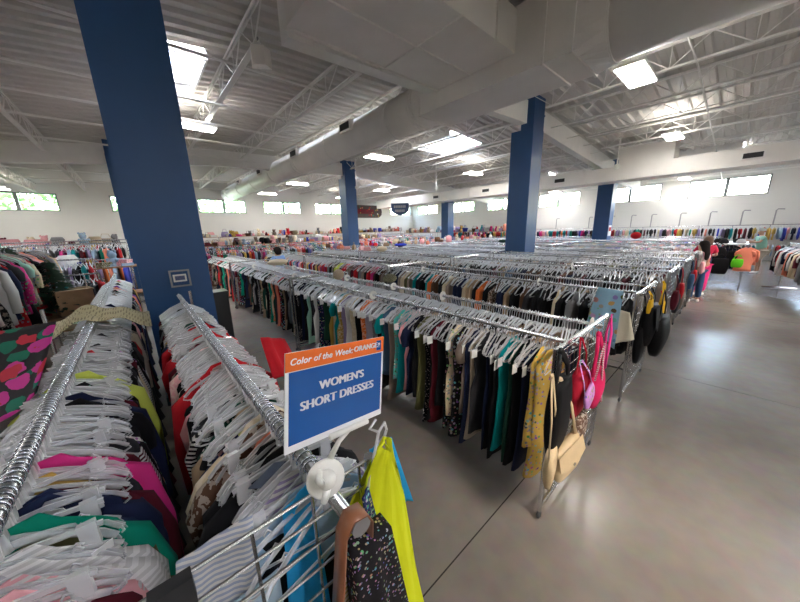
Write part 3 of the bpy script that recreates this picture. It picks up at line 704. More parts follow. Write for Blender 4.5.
def dense_rail(X, ya, yb, step, lab, grp, seed, nmax, keep_mass=True):
    r_ = random.Random(seed); y = ya; n = 0
    while y < yb:
        lean = r_.uniform(-.22, .10); rz = r_.gauss(.0, .18)
        if n < nmax: hanger(X, y, ZL, rz, lean, lab, grp, r_.choice((0, 0, 0, 1, 1, 2)), r_.uniform(-.05, .05)); n += 1
        else: put(mass_h, TH, X, y, ZL, rz)
        y += step*r_.uniform(.7, 1.3)
dense_rail(XA, .60, 7.4, .0235, 'clear plastic hanger with steel hook on the left of the two foreground rails', 'clear hangers on the left foreground rail', 3, 128)
dense_rail(XB, .66, 4.05, .0235, 'clear plastic hanger with steel hook on the foreground rail under the sign', 'clear hangers on the foreground rail under the sign', 4, 125)
# featured garments first (rail, y, colour, pattern, kind, lift, scale)
def fz(X, y): return ('on the left foreground rail, ' if X == XA else 'on the rail under the sign, ') + ('near end' if y < 1.05 else 'near half' if y < 1.9 else 'middle' if y < 3 else 'far end')
FEAT = [(XA,.66,'burgundy','plain',.02,1.12),(XA,.71,'royal blue','plain',.05,1.08),(XA,.78,'coral','plain',.03,1.0),(XA,.82,'coral','plain',.025,1.0),(XA,.86,'red','plain',0,.95),(XA,.90,'pink','plain',.02,1),(XA,.95,'pink','stripe',.02,1),(XA,.99,'white','stripe',.03,1.1),(XA,1.03,'white','stripe',.02,1.12),
 (XA,1.09,'olive','plain',.01,1.15),(XA,1.12,'emerald','plain',.045,1.08),(XA,1.17,'tan','plain',.01,1.08),(XA,1.21,'navy','plain',.03,1.06),(XA,1.25,'navy','plain',.02,1.06),(XA,1.31,'burgundy','plain',.0,1.18),(XA,1.36,'gold','plain',.02,.8),(XA,1.41,'magenta','plain',.05,1.12),(XA,1.47,'charcoal','floral',.0,1.1),
 (XA,1.55,'beige','dots',.0,1),(XA,1.63,'light grey','plain',.0,1),(XA,1.72,'black','floral',0,1.08),(XA,1.80,'white','floral',0,1),(XA,1.90,'black','plain',.03,1.08),(XA,1.97,'navy','plain',.045,1.10),(XA,2.06,'pink','floral',0,1),(XA,2.15,'black','floral',.02,1),(XA,2.27,'lime','plain',.05,1.1),(XA,2.40,'black','plain',0,1),(XA,2.52,'grey','plain',.02,1),(XA,2.65,'white','plain',0,1),(XA,2.75,'red','plain',.03,.6),(XA,2.9,'black','floral',.02,1.05),(XA,3.05,'grey','plain',0,1),(XA,3.2,'charcoal','plain',.02,1.05),
 (XB,.74,'light blue','plain',.035,1.08),(XB,.80,'lilac','stripe',.045,1.10),(XB,.86,'white','dots',.02,1.0),(XB,.93,'black','plain',.05,1.12),(XB,1.00,'black','plain',.035,1.08),(XB,1.08,'coral','plain',.02,.9),(XB,1.13,'brown','blotch',.045,1.12),(XB,1.19,'cream','blotch',.04,1.1),(XB,1.25,'navy','floral',.02,1.05),(XB,1.32,'tan','plain',.02,1.12),(XB,1.40,'dark green','dots',.02,1),(XB,1.47,'black','stripe',.03,1),(XB,1.55,'light blue','plain',.0,1),(XB,1.63,'orange','plain',.02,.75),(XB,1.72,'white','stripe',.0,1),(XB,1.80,'pink','plain',.01,1.02),(XB,1.88,'red','plain',.045,1.14),(XB,1.96,'grey','dots',.0,1.1),(XB,2.05,'black','plain',.02,.9),(XB,2.15,'white','floral',.01,1),(XB,2.25,'pink','blotch',.03,1.08),(XB,2.35,'taupe','plain',.02,1.05),(XB,2.45,'burgundy','plain',.02,1.1),(XB,2.55,'red','plain',.04,1.08),(XB,2.68,'white','stripe',0,1),(XB,2.80,'red','plain',.05,1.1),(XB,2.9,'navy','plain',.04,1.08),(XB,3.0,'dark green','plain',.035,1.05),(XB,3.1,'charcoal','floral',.02,1),(XB,3.2,'gold','floral',.02,1),(XB,3.3,'white','floral',.02,1),(XB,3.42,'black','dots',.02,1),(XB,3.55,'grey','plain',.02,1),(XB,3.7,'black','plain',.03,1),(XB,3.85,'beige','plain',.02,1)]
y = 3.35
for c, p_ in [('white','floral'),('red','plain'),('beige','plain'),('black','dots'),('light grey','plain'),('pink','floral'),('charcoal','plain'),('navy','plain'),('cream','plain'),('burgundy','plain'),('white','stripe'),('lilac','plain'),('taupe','plain'),('grey','dots'),('black','floral'),('pink','plain'),('coral','plain'),('purple','plain'),('white','plain'),('black','plain'),('teal','plain'),('gold','plain'),('magenta','plain')]:
    FEAT.append((XA, y, c, p_, rnd.choice((0, .02, .03)), 1.0)); y += .17
fill = []
for a_, b_ in zip(FEAT, FEAT[1:]):
    if a_[0] == b_[0] and b_[1]-a_[1] > .055 and a_[1] < 7:
        k_ = int((b_[1]-a_[1])/(.045 if a_[1] < 3.2 else .085))
        for q_ in range(1, k_):
            fill.append((a_[0], a_[1]+(b_[1]-a_[1])*q_/k_, rnd.choice(['black', 'white', 'light grey', 'navy', 'cream', 'pink', 'grey', 'white', 'beige', 'charcoal', 'taupe', 'light blue', 'burgundy', 'coral']), rnd.choice(['plain', 'plain', 'floral', 'stripe', 'dots', 'plain']), .01, rnd.uniform(.9, 1.05)))
NF = len(FEAT); FEAT = sorted(FEAT + fill, key=lambda q: (q[0], q[1]))
for X, y, c, p_, lift, sx in FEAT:
    garment('blouse', c, p_, (X, y, ZL+(lift*.9+.004 if lift >= .02 else lift*.4-.014)), rnd.uniform(-.12, .12), fz(X, y), scale=(sx*(1.0 if lift > .028 else .95), rnd.uniform(.8, 1.2), 1.35), tilt=rnd.uniform(-.03, .03))
dk = 0
for X in (XA, XB):  # dark dresses added to hide the bright floor between the two rails
    y = .75
    while y < (7.3 if X == XA else 4.0):
        garment('long dress', rnd.choice(('black', 'black', 'navy', 'charcoal', 'burgundy')), 'plain', (X, y, ZL-.04), rnd.uniform(-.1, .1), 'added low to darken the gap '+fz(X, y), scale=(1.22, 1.2, 1.15)); y += .13 if y < 3 else .3
# price stickers on some hangers
st = MB()
r_ = random.Random(12)
for i in range(26):
    X = r_.choice((XA, XB)); y = r_.uniform(.8, 3); sx = r_.uniform(-.17, .17)
    M = Matrix.Translation((X+sx, y, ZL-.115-.4*abs(sx)+.02)) @ Matrix.Rotation(r_.uniform(-.5, .5), 4, 'Z') @ Matrix.Rotation(r_.uniform(.2, .9), 4, 'X')
    m = MB(); m.box((-.022, -.001, -.016), (.022, .001, .016), M); tg = m.build('price_tag', M_tag); 
    tag(tg, 'small white paper price tag lying among the foreground hangers', 'tag', 'price tags among the foreground hangers')

# ------------------------------------------------------------------ draped cloths
def cloth(name, lab, cat, grid, mat, col=None, thick=.006, parent=None):
    """grid of points -> thin solid cloth"""
    m = MB(); rows = len(grid); n = len(grid[0])
    vs = [Vector(p) for r__ in grid for p in r__]
    nrm = (vs[1]-vs[0]).cross(vs[n]-vs[0]).normalized()*thick
    vs2 = [v+nrm for v in vs]; N_ = len(vs); fs = []
    for i in range(rows-1):
        for j in range(n-1):
            a = i*n+j; fs.append((a, a+1, a+n+1, a+n)); fs.append((a+N_+n, a+N_+n+1, a+N_+1, a+N_))
    for j in range(n-1): fs.append((j, j+N_, j+N_+1, j+1)); b = (rows-1)*n; fs.append((b+j+1, b+j+N_+1, b+j+N_, b+j))
    for i in range(rows-1): a = i*n; fs.append((a+n, a+n+N_, a+N_, a)); b = i*n+n-1; fs.append((b, b+N_, b+n+N_, b+n))
    m.add(vs+vs2, fs); o = m.build(name, mat, parent, True)
    if col: o.color = (*col, 1)
    if lab: tag(o, lab, cat)
    return o
def lerp(a, b, t): return Vector(a)*(1-t)+Vector(b)*t
def quad_grid(tl, tr, bl, br, nu=14, nv=14, amp=.02, fold=(1, 0), seed=0, top_amp=.2):
    r_ = random.Random(seed); ph = r_.uniform(0, 6); nrm = (Vector(tr)-Vector(tl)).cross(Vector(bl)-Vector(tl)).normalized(); g = []
    for i in range(nv):
        v = i/(nv-1); row = []
        for j in range(nu):
            u = j/(nu-1); p = lerp(lerp(tl, tr, u), lerp(bl, br, u), v)
            row.append(p + nrm*amp*(top_amp+(1-top_amp)*v)*(math.sin(u*fold[0]*6.28+ph)+.5*math.sin(u*fold[0]*13+v*fold[1]*6.28+ph*2)))
        g.append(row)
    return g
# flower-printed material of the big black dress in the left foreground
def flower_mat():
    m, nt, b = nmat('flower_print'); N = nt.nodes.new; L = nt.links.new; b.inputs['Roughness'].default_value = .7
    tc = N('ShaderNodeTexCoord'); src = None; base = (.010, .008, .012, 1); cur = None
    def layer(scale, thr, col, off, petals):
        nonlocal cur
        mp = N('ShaderNodeMapping'); mp.inputs['Location'].default_value = off; L(tc.outputs['Object'], mp.inputs['Vector'])
        v = N('ShaderNodeTexVoronoi'); v.inputs['Scale'].default_value = scale; v.inputs['Randomness'].default_value = .85; L(mp.outputs[0], v.inputs['Vector'])
        n = N('ShaderNodeTexNoise'); n.inputs['Scale'].default_value = petals; L(mp.outputs[0], n.inputs['Vector'])
        ma = N('ShaderNodeMath'); ma.operation = 'MULTIPLY_ADD'; ma.inputs[1].default_value = .55; L(n.outputs['Fac'], ma.inputs[0]); L(v.outputs['Distance'], ma.inputs[2])
        lt = N('ShaderNodeMath'); lt.operation = 'LESS_THAN'; lt.inputs[1].default_value = thr; L(ma.outputs[0], lt.inputs[0])
        mx = N('ShaderNodeMix'); mx.data_type = 'RGBA'; L(lt.outputs[0], mx.inputs['Factor'])
        if cur is None: mx.inputs['A'].default_value = base
        else: L(cur, mx.inputs['A'])
        mx.inputs['B'].default_value = (*col, 1); cur = mx.outputs['Result']
    layer(8.5, .64, (.0, .16, .10), (3, 1, 2), 14)
    layer(7.6, .63, (.60, .03, .30), (0, .3, .1), 16)
    layer(7.0, .59, (.55, .02, .05), (7, .2, .7), 16)
    L(cur, b.inputs['Base Color']); return m
M_flower = flower_mat()
cloth('dress', 'black dress with large pink, red and green flowers at the left edge', 'dress', quad_grid((-.98, 2.72, 1.64), (-.44, 2.66, 1.67), (-.98, 2.25, 1.10), (-.48, 2.15, 1.42), 18, 18, .02, (1.5, .4), 1), M_flower)
# crochet cream wrap saddling the left rail
g = []
for i in range(9):
    v = i/8; row = []
    for j in range(21):
        u = j/20; a = u*2-1
        x = XA + a*.36; z = ZL+.055 - .16*abs(a)**1.3 - .02*math.sin(a*9) + .012*math.sin(v*9+a*4)
        yy = 3.45 + (v-.5)*.62 + .10*a*a + (.1*a if a > 0 else .05*a); row.append((x, yy, z))
    g.append(row)
cloth('knit_wrap', 'cream open-knit wrap draped across the left foreground rail', 'clothing', g, FAB['knit'], (.55, .48, .30), .008)
cloth('scarf', 'red cloth bunched on the far hangers of the rail under the sign', 'clothing', quad_grid((.50, 1.95, 1.50), (.66, 1.98, 1.44), (.48, 1.72, 1.32), (.72, 1.78, 1.16), 12, 12, .02, (2, .3), 4), FAB['plain'], PAL['red'])
cloth('blouse', 'blue blouse hanging behind the yellow dress at the rack end', 'shirt', quad_grid((.41, .625, 1.52), (.50, .63, 1.51), (.43, .63, 1.15), (.585, .64, 1.20), 14, 14, .012, (2, .3), 5), FAB['plain'], PAL['sky blue'])
# yellow-green dress hanging from a clip hanger at the rack end
yg = thing('dress', 'bright yellow-green sleeveless dress hanging at the near rack end', 'dress', (0, 0, 0))
def yprof(v): 
    l = .403-.115*min(1, v/.28)**.8+.03*v; r = .420+.045*min(1, v/.25)+.10*v**1.2; return l, r, 1.575-.80*v
for nm_, dy_, sh_ in (('front_panel', 0, 0), ('back_panel', .05, .02)):
    g = []
    for i in range(20):
        v = i/19; l, r, z = yprof(v); l += sh_; r += sh_*1.4
        g.append([(l+(r-l)*j/19, .565+dy_*min(1, v*4)-.035*math.sin(PI*j/19)*(1 if dy_ == 0 else -.5)+.011*v**.5*math.sin(j*1.05+v*3+dy_*30)+.004*math.sin(j*2.7+v*9), z) for j in range(20)])
    cloth(nm_, None, None, g, FAB['plain'], (.66, .70, .015), .005, yg)
hb = thing('hanger', 'clear clip hanger standing up above the yellow-green dress', 'hanger', (.425, .585, 1.555), R(20))
m = MB(); m.tube([(-.10, .0, -.13), (-.012, 0, .05), (.02, 0, .06), (.03, 0, .03), (-.02, 0, -.03), (-.085, 0, -.15)], .0045, 5); m.tube([(-.012, 0, .05), (-.012, .03, .05), (.02, .03, .06)], .004, 5); m.build('body', M_clear, hb)
m = MB(); m.box((-.004, -.008, -.02), (.024, .008, .012)); m.build('clip', M_grey, hb)
# brown leather strap looped over the rail end with its dark bags
sb = thing('handbag', 'black paisley bag with a wide brown leather strap over the near rail end', 'bag', (0, 0, 0))
strap = [(.185, .50, 1.08), (.20, .49, 1.25), (.215, .48, 1.40), (.228, .48, 1.50), (.25, .48, 1.532), (.285, .48, 1.525), (.30, .485, 1.49), (.305, .50, 1.40)]
m = MB(); ws = .022
gs = []
for i in range(len(strap)):
    p = Vector(strap[i]); t = (Vector(strap[min(i+1, 7)])-Vector(strap[max(i-1, 0)])).normalized(); w_ = Vector((0, 1, 0)); nn = t.cross(w_).normalized()*.0025
    gs.append([p-w_*ws-nn, p+w_*ws-nn, p+w_*ws+nn, p-w_*ws+nn])
m.ring_loft(gs); m.build('strap', M_leather, sb, True)
b1 = cloth('bag_body', None, None, quad_grid((.24, .455, 1.44), (.36, .47, 1.42), (.25, .45, .8), (.46, .46, .78), 12, 12, .012, (1.3, .3), 8), FAB['tinyfloral'], (.012, .010, .012), .05, sb)
cloth('scarf', 'navy and white patterned scarf hanging beside the brown strap', 'scarf', quad_grid((.315, .52, 1.50), (.345, .54, 1.50), (.38, .50, .8), (.455, .52, .8), 8, 16, .006, (1, .3), 9), FAB['tinyfloral'], (.02, .03, .10))
cloth('blouse', 'cream and green striped top low behind the brown strap', 'shirt', quad_grid((.215, .51, 1.30), (.26, .52, 1.30), (.20, .50, .8), (.27, .52, .8), 8, 10, .006, (1, .3), 10), FAB['stripe'], (.30, .30, .10))
cloth('shirt', 'grey-blue striped shirt hanging over the wire end panel in the foreground', 'shirt', quad_grid((-.06, .74, 1.42), (.10, .70, 1.47), (-.14, .66, .95), (.06, .66, .98), 14, 14, .012, (1.5, .3), 11), FAB['stripe'], (.30, .34, .44))
cloth('shirt', 'pale blue shirt below the striped one behind the wire panel', 'shirt', quad_grid((-.12, .70, 1.24), (.13, .66, 1.30), (-.16, .64, .7), (.12, .64, .7), 14, 14, .012, (1.5, .3), 12), FAB['plain'], (.36, .48, .58))
cloth('blouse', 'bright blue blouse seen through the wire end panel', 'shirt', quad_grid((.17, .70, 1.42), (.25, .70, 1.46), (.12, .66, .8), (.26, .66, .8), 12, 12, .014, (1.5, .3), 13), FAB['plain'], PAL['sky blue'])
cl = MB(); cl.box((-.095, .572, 1.475), (-.03, .60, 1.535)); tag(cl.build('sign_clip', M_dark), 'black plastic clip on the top wire of the near end panel', 'clip')
cl = MB(); M = Matrix.Translation((.17, .80, 1.47)) @ Matrix.Rotation(.5, 4, 'Z') @ Matrix.Rotation(1.2, 4, 'X'); cl.box((-.05, -.001, -.025), (.05, .001, .025), M); tag(cl.build('size_tab', simple('navy_tab', (.03, .05, .10), .3)), 'dark blue rectangular tab lying on the hangers below the sign', 'tag')

# ------------------------------------------------------------------ the sign
tl, tr, bl, br = Vector((.176, .575, 1.918)), Vector((.432, .545, 1.912)), Vector((.176, .575, 1.700)), Vector((.432, .545, 1.694))
SG = Matrix.Translation((.307, .578, 1.784))
yw, tl_, rl_ = -.1016, .0488, -.1542
_r = Vector((math.cos(yw), -math.sin(yw), 0)); _n = Vector((math.sin(yw), math.cos(yw), 0)); _u = math.cos(tl_)*Vector((0,0,1)) + math.sin(tl_)*_n
_r2 = math.cos(rl_)*_r + math.sin(rl_)*_u; _u2 = -math.sin(rl_)*_r + math.cos(rl_)*_u; _n2 = _u2.cross(_r2)
SB = Matrix((_r2, -_n2*-1, _u2)).transposed().to_4x4()      # local x = right, y = away, z = up
SB = Matrix(((_r2.x, _n2.x, _u2.x, 0), (_r2.y, _n2.y, _u2.y, 0), (_r2.z, _n2.z, _u2.z, 0), (0, 0, 0, 1)))
if (SB @ Vector((0, 1, 0))).y < 0: SB = SB @ Matrix.Scale(-1, 4, (0, 1, 0))
sg = thing('sign', 'blue and orange sign reading WOMEN\'S SHORT DRESSES on the foreground rack', 'sign', (0, 0, 0))
sg.matrix_world = SG @ SB
W, Hh = .276, .217
def sp(name, mb, mat): return mb.build(name, mat, sg)
sp('sign_card', MB().box((-W/2, .0, -Hh/2), (W/2, .003, Hh/2)), M_signwhite)
sp('blue_field', MB().box((-W/2+.008, -.0008, -Hh/2+.016), (W/2-.006, 0, Hh/2-.042)), M_signblue)
sp('orange_band', MB().box((-W/2, -.0008, Hh/2-.040), (W/2, 0, Hh/2+.0002)), M_signorange)
def text(s, name, size, x, z, mat, parent, bold=0.0, sx=1.0, shear=0.0, y=-.0016, align='CENTER', ext=.0004, heavy=0):
    cu = bpy.data.curves.new(name, 'FONT'); cu.body = s; cu.size = size; cu.align_x = align; cu.align_y = 'CENTER'; cu.offset = bold; cu.extrude = ext; cu.shear = shear; cu.space_character = 1.03
    t_ = bpy.data.objects.new(name, cu); C.objects.link(t_); bpy.context.view_layer.update()
    me = bpy.data.meshes.new_from_object(t_.evaluated_get(bpy.context.evaluated_depsgraph_get())); bpy.data.objects.remove(t_)
    me.name = name; me.materials.clear(); me.materials.append(mat)
    if heavy:
        b_ = MB()
        for dx in (-heavy, 0, heavy):
            b_.add([Vector((v.co.x+dx, v.co.y, v.co.z)) for v in me.vertices], [tuple(p.vertices) for p in me.polygons])
        me = b_.mesh(name, mat)
    o = link(name, me, parent, (x, y, z)); o.rotation_euler = (PI/2, 0, 0); o.scale = (sx, 1, 1); return o
text("WOMEN'S", 'lettering', .0275, .006, .022, M_signwhite, sg, 0, 1.0, heavy=.0015)
text('SHORT DRESSES', 'lettering', .0282, .000, -.014, M_signwhite, sg, 0, 1.0, heavy=.0015)
text('Color of the Week:', 'lettering', .0195, -.048, Hh/2-.0205, M_signwhite, sg, .0003, 1.0, .25)
text('ORANGE', 'lettering', .0185, .075, Hh/2-.0195, M_signwhite, sg, 0, 1.0, .1, heavy=.0010)
mb = MB(); mb.box((.112, -.0012, Hh/2-.034), (.128, -.0008, Hh/2-.008)); sp('corner_mark', mb, M_signblue)
text('3', 'lettering', .016, .119, Hh/2-.021, M_signwhite, sg, .0008, 1.0, .2)
# holder: foot bar, stem, round white rail clamp
hd = thing('sign_holder', 'white plastic sign holder with a round clamp on the rail end', 'sign holder', (0, 0, 0))
q = SG @ SB
foot = [q @ Vector((x, -.004, -Hh/2-.001)) for x in (-.03, .085)]
MB().tube([foot[0], foot[1]], .0075, 8).build('foot_bar', M_white, hd, True)
sm = (foot[0]+foot[1])/2
MB().tube([sm, sm*.5+Vector((.5*.262, .5*.585, .5*1.62)), Vector((.262, .585, 1.60))], [.006, .006, .008], 8).build('stem', M_white, hd, True)
c0 = Vector((.244, .570, 1.572)); ax = Vector((-.25, -.9, .35)).normalized()
MB().tube([c0+ax*.004, c0, c0-ax*.004], [.042, .046, .042], 24).build('clamp_disc', M_white, hd, True)
MB().tube([c0+ax*.03, c0+ax*.018, c0], [.010, .020, .024], 16).build('clamp_hub', M_white, hd, True)
MB().tube([c0+ax*.018+Vector((-.012, 0, .0)), c0+ax*.03+Vector((-.022, 0, .025)), c0+ax*.03+Vector((-.016, 0, .05))], [.009, .009, .006], 8).build('clamp_lever', M_white, hd, True)
MB().tube([c0+ax*.01+Vector((0, 0, -.02)), c0+ax*.02+Vector((-.012, 0, -.045)), c0+Vector((.004, .01, -.062))], [.010, .009, .006], 8).build('clamp_lever', M_white, hd, True)

# thermostat on the nearest column
tb = thing('thermostat', 'thermostat in a clear guard box on the nearest blue column', 'thermostat', (.345, 4.595, 1.635))
m = MB(); m.box((-.10, -.055, -.10), (.10, -.05, .10)); 
for a, b in (((-.10, -.055, -.10), (-.09, 0, .10)), ((.09, -.055, -.10), (.10, 0, .10)), ((-.10, -.055, .09), (.10, 0, .10)), ((-.10, -.055, -.10), (.10, 0, -.09))): m.box(a, b)
m.build('guard_box', M_glass, tb)
m = MB(); 
for a, b in (((-.105, -.058, -.105), (-.085, -.05, .105)), ((.085, -.058, -.105), (.105, -.05, .105)), ((-.105, -.058, .085), (.105, -.05, .105)), ((-.105, -.058, -.105), (.105, -.05, -.085))): m.box(a, b)
m.build('guard_rim', M_grey, tb)
MB().box((-.068, -.03, -.045), (.068, 0, .045)).build('control_panel', M_white, tb)
MB().box((-.050, -.032, -.025), (.050, -.03, .028)).build('display', simple('display_grey', (.12, .14, .26), .2), tb)
bn = thing('trash_bin', 'dark grey bin standing behind the right side of the nearest column', 'bin', (.80, 5.05, 0))
MB().ring_loft([[(-.09, -.12, 0), (.09, -.12, 0), (.09, .12, 0), (-.09, .12, 0)], [(-.10, -.14, 1.3), (.10, -.14, 1.3), (.10, .14, 1.3), (-.10, .14, 1.3)]]).build('bin_body', M_dark, bn)
MB().box((-.11, -.15, 1.3), (.11, .15, 1.34)).build('lid', M_dark, bn)

# ------------------------------------------------------------------ bags
def bag(lab, p, w, h, t, mat, strap_to=None, col=None, flap=True, sw=.012, rz=0, tilt=0, round_=False, smat=None, name='handbag', cat='bag'):
    """soft bag hanging with its top centre at p; strap goes up to strap_to (z)"""
    o = thing(name, lab, cat, p, rz); o.rotation_euler = (0, tilt, rz); mb = MB(); rings = []
    for i in range(9):
        v = i/8; z = -h*v
        k = (math.sin(PI*(.08+.84*v))**.5 if round_ else (.86+.14*math.sin(PI*v))*(1 if v < .93 else .9)); tt = t*(.35+.65*math.sin(PI*(.15+.75*v)))
        ring = []
        for j in range(16):
            a = 2*PI*j/16; ca, sa = math.cos(a), math.sin(a); e = .55 if not round_ else .9
            ring.append((w/2*k*math.copysign(abs(ca)**e, ca), tt/2*math.copysign(abs(sa)**e, sa), z))
        rings.append(ring)
    mb.ring_loft(rings); b = mb.build('bag_body', mat, o, True)
    if col: b.color = (*col, 1)
    if flap:
        f = MB(); f.ring_loft([[(-w*.44, -t*.40-.004, -.0), (w*.44, -t*.40-.004, 0), (w*.44, -t*.42, 0), (-w*.44, -t*.42, 0)], [(-w*.46, -t*.58, -h*.45), (w*.46, -t*.58, -h*.45), (w*.46, -t*.54, -h*.45), (-w*.46, -t*.54, -h*.45)], [(-w*.2, -t*.60, -h*.62), (w*.2, -t*.60, -h*.62), (w*.2, -t*.56, -h*.62), (-w*.2, -t*.56, -h*.62)]])
        fo = f.build('flap', mat, o); fo.color = b.color
        MB().tube([(0, -t*.61, -h*.55), (0, -t*.66, -h*.55)], .012, 10).build('clasp', M_chrome, o)
    if strap_to:
        s = MB(); H_ = strap_to
        for sx in (-1, 1):
            s.tube([(sx*w*.40, 0, -.03), (sx*w*.28, 0, H_*.5), (sx*.018, .02, H_)], sw, 6, up=(0, 1, 0), flat=.35)
        s.tube([(-.018, .02, H_), (0, .03, H_+.01), (.018, .02, H_)], sw, 6, up=(0, 1, 0), flat=.35)
        so = s.build('strap', smat or mat, o, True); so.color = b.color
    return o
fabp = FAB['plain']
bag('beige flap shoulder bag hanging lowest on the first right rack end', (1.90, .555, .745), .31, .26, .09, M_beige, .50, rz=R(-10), tilt=R(-14), sw=.016)
bag('open beige pouch hanging beside the beige flap bag', (1.72, .575, .78), .20, .27, .07, M_beige, .56, flap=False, rz=R(12), tilt=R(-12), sw=.014)
bag('pink, blue and violet patterned pouch hanging on the first right rack end', (2.12, .52, 1.06), .17, .16, .03, FAB['floral'], .29, (.55, .25, .62), flap=False, tilt=R(-32), sw=.007, name='pouch')
bag('deep pink round bag hanging on the first right rack end', (2.36, .54, 1.13), .26, .30, .10, fabp, .24, (.55, .015, .10), flap=False, round_=True, sw=.03)
bag('dark red bag behind the striped strap', (2.20, .60, 1.15), .26, .34, .08, fabp, .22, (.36, .01, .03), flap=False, sw=.012)
bag('brown spotted bag low below the pink bags', (2.33, .60, .72), .19, .22, .08, FAB['blotch'], .60, (.12, .07, .05), flap=False, sw=.008)
bag('black bag hanging between the wire panel and the beige straps', (1.84, .60, 1.22), .26, .50, .10, M_blackleather, .16, flap=False, sw=.03)
st_ = thing('strap', 'pink and white striped bag strap hanging on the first right rack end', 'strap', (0, 0, 0))
MB().tube([(2.16, .50, 1.12), (2.22, .50, 1.28), (2.27, .50, 1.36), (2.30, .50, 1.20), (2.36, .50, .98), (2.40, .50, .86)], .016, 6, up=(0, 1, 0), flat=.3).build('strap_band', FAB['stripe'], st_, True).color = (.60, .05, .16, 1)
hp = MB().tube([(2.42, .51, 1.12), (2.455, .51, 1.38), (2.475, .53, 1.50), (2.50, .55, 1.36), (2.47, .53, 1.10)], .022, 6, up=(0, 1, 0), flat=.3).build('strap', fabp, None, True); hp.color = (.75, .05, .30, 1); tag(hp, 'hot pink strap looped over the rail above the round pink bag', 'strap')
# second row end
cloth('blouse', 'light blue blouse with orange and white flowers on the second right rack', 'shirt', quad_grid((3.98, 1.02, 1.43), (4.02, .78, 1.40), (3.96, 1.12, .80), (4.00, .78, .72), 12, 16, .02, (1.5, .3), 21), FAB['bigfloral'], (.24, .42, .55))
cloth('blouse', 'cream cloth top hanging at the corner of the second right rack', 'shirt', quad_grid((4.04, .78, 1.18), (4.06, .70, 1.16), (4.02, .84, .74), (4.06, .62, .86), 10, 12, .015, (1, .3), 22), FAB['plain'], (.60, .55, .42))
cloth('coat', 'brown-grey coat behind the blue flowered blouse', 'coat', quad_grid((4.05, .98, 1.25), (4.08, .82, 1.22), (4.02, 1.02, .45), (4.08, .84, .45), 10, 12, .015, (1, .3), 23), FAB['plain'], (.22, .19, .16))
bag('large black slouchy bag hanging lowest on the second right rack end', (4.58, .48, 1.04), .54, .44, .17, M_blackleather, .32, flap=False, sw=.02)
bag('black leather bag above the slouchy black bag', (4.36, .56, 1.22), .42, .46, .16, M_blackleather, .18, sw=.014)
bag('black bag on the left side of the second rack end', (4.26, .60, .98), .28, .44, .10, M_blackleather, .34, flap=False, sw=.012)
bag('bright yellow bag behind the black bags', (5.05, .55, 1.12), .30, .50, .10, fabp, .26, (.72, .42, .01), flap=False, sw=.02)
bag('small yellow pouch hanging left of the black bags', (4.24, .56, 1.30), .15, .22, .05, fabp, .08, (.72, .42, .02), flap=False, name='pouch')
yb_ = MB().tube([(4.42, .52, 1.12), (4.50, .50, 1.38), (4.56, .50, 1.44), (4.62, .50, 1.38), (4.66, .50, 1.05)], .018, 6, up=(0, 1, 0), flat=.3).build('strap', fabp, None, True); yb_.color = (.72, .42, .01, 1); tag(yb_, 'yellow strap looped above the black bags', 'strap')
for k, (x, c, z, w) in enumerate([(5.1, 'red', 1.0, .2), (6.45, 'burgundy', 1.05, .22), (6.7, 'charcoal', .95, .26), (7.0, 'red', 1.1, .2), (7.3, 'taupe', .9, .24), (8.7, 'denim blue', 1.05, .26), (9.1, 'red', 1.1, .2), (9.5, 'charcoal', 1.0, .24), (11.0, 'pink', 1.1, .2)]):
    bag('%s bag hanging on a right rack end towards the woman, %s along the aisle' % (c, ordn[k]), (x, .56, z), w, .3, .1, fabp, .25, PAL[c], flap=False, sw=.01)

# ------------------------------------------------------------------ far fittings
# high rack on the left
o = thing('clothes_rack', 'tall chrome rack at the left edge carrying a row of garments', 'clothes rack', (-1.5, 5.0, 0))
m = MB().tube([(0, -.1, 2.05), (0, 4.4, 2.05)], .016, 8); m.build('rail', M_chrome, o, True)
f = MB(); 
for y in (0, 4.3): f = MB(); f.bar((0, y, .1), (0, y, 2.05), .018, 8); f.bar((-.4, y, .1), (.4, y, .1), .018, 8); f.build('end_frame', M_chrome, o)
HL = ['coral', 'black', 'white', 'black', 'white', 'navy', 'red', 'charcoal', 'magenta', 'black', 'mint', 'cream', 'red', 'black', 'pink', 'coral', 'charcoal', 'olive', 'burgundy', 'grey', 'tan', 'brown']
HP = ['blotch', 'plain', 'plain', 'blotch', 'plain', 'plain', 'floral', 'plain', 'floral', 'plain', 'plain', 'floral', 'plain', 'plain', 'plain', 'plain', 'plain', 'plain', 'dots', 'plain', 'plain', 'plain']
for i, (c, p_) in enumerate(zip(HL, HP)):
    y = 5.05+i*.19
    garment('blouse' if i % 3 else 'short dress', c, p_, (-1.5, y, 2.05), rnd.uniform(-.2, .2), 'on the tall left rack, ' + ('near' if y < 6.2 else 'middle' if y < 7.8 else 'far') + ' part', scale=(1.15, 1.3, 1.25))
    hanger(-1.5, y, 2.05, 0, 0, 'clear hanger on the tall rack at the left edge', 'clear hangers on the tall left rack', 0)
for x, z in ((-2.6, 1.4), (-3.4, 1.4), (-2.0, 1.25)): mass_rail(x, 3.0, 12, z, brights, 'top', .09, .05)
for x in (-2.6, -3.4, -2.0): clothes_rack('chrome rack in the left background, %s' % {-2.6: 'middle one', -3.4: 'leftmost one', -2.0: 'one nearest the tall rack'}[x], None, x-.3, 3.0, 9.0, W=.6, zr=1.4 if x != -2.0 else 1.25, rails=(.3,), grid_end=False)
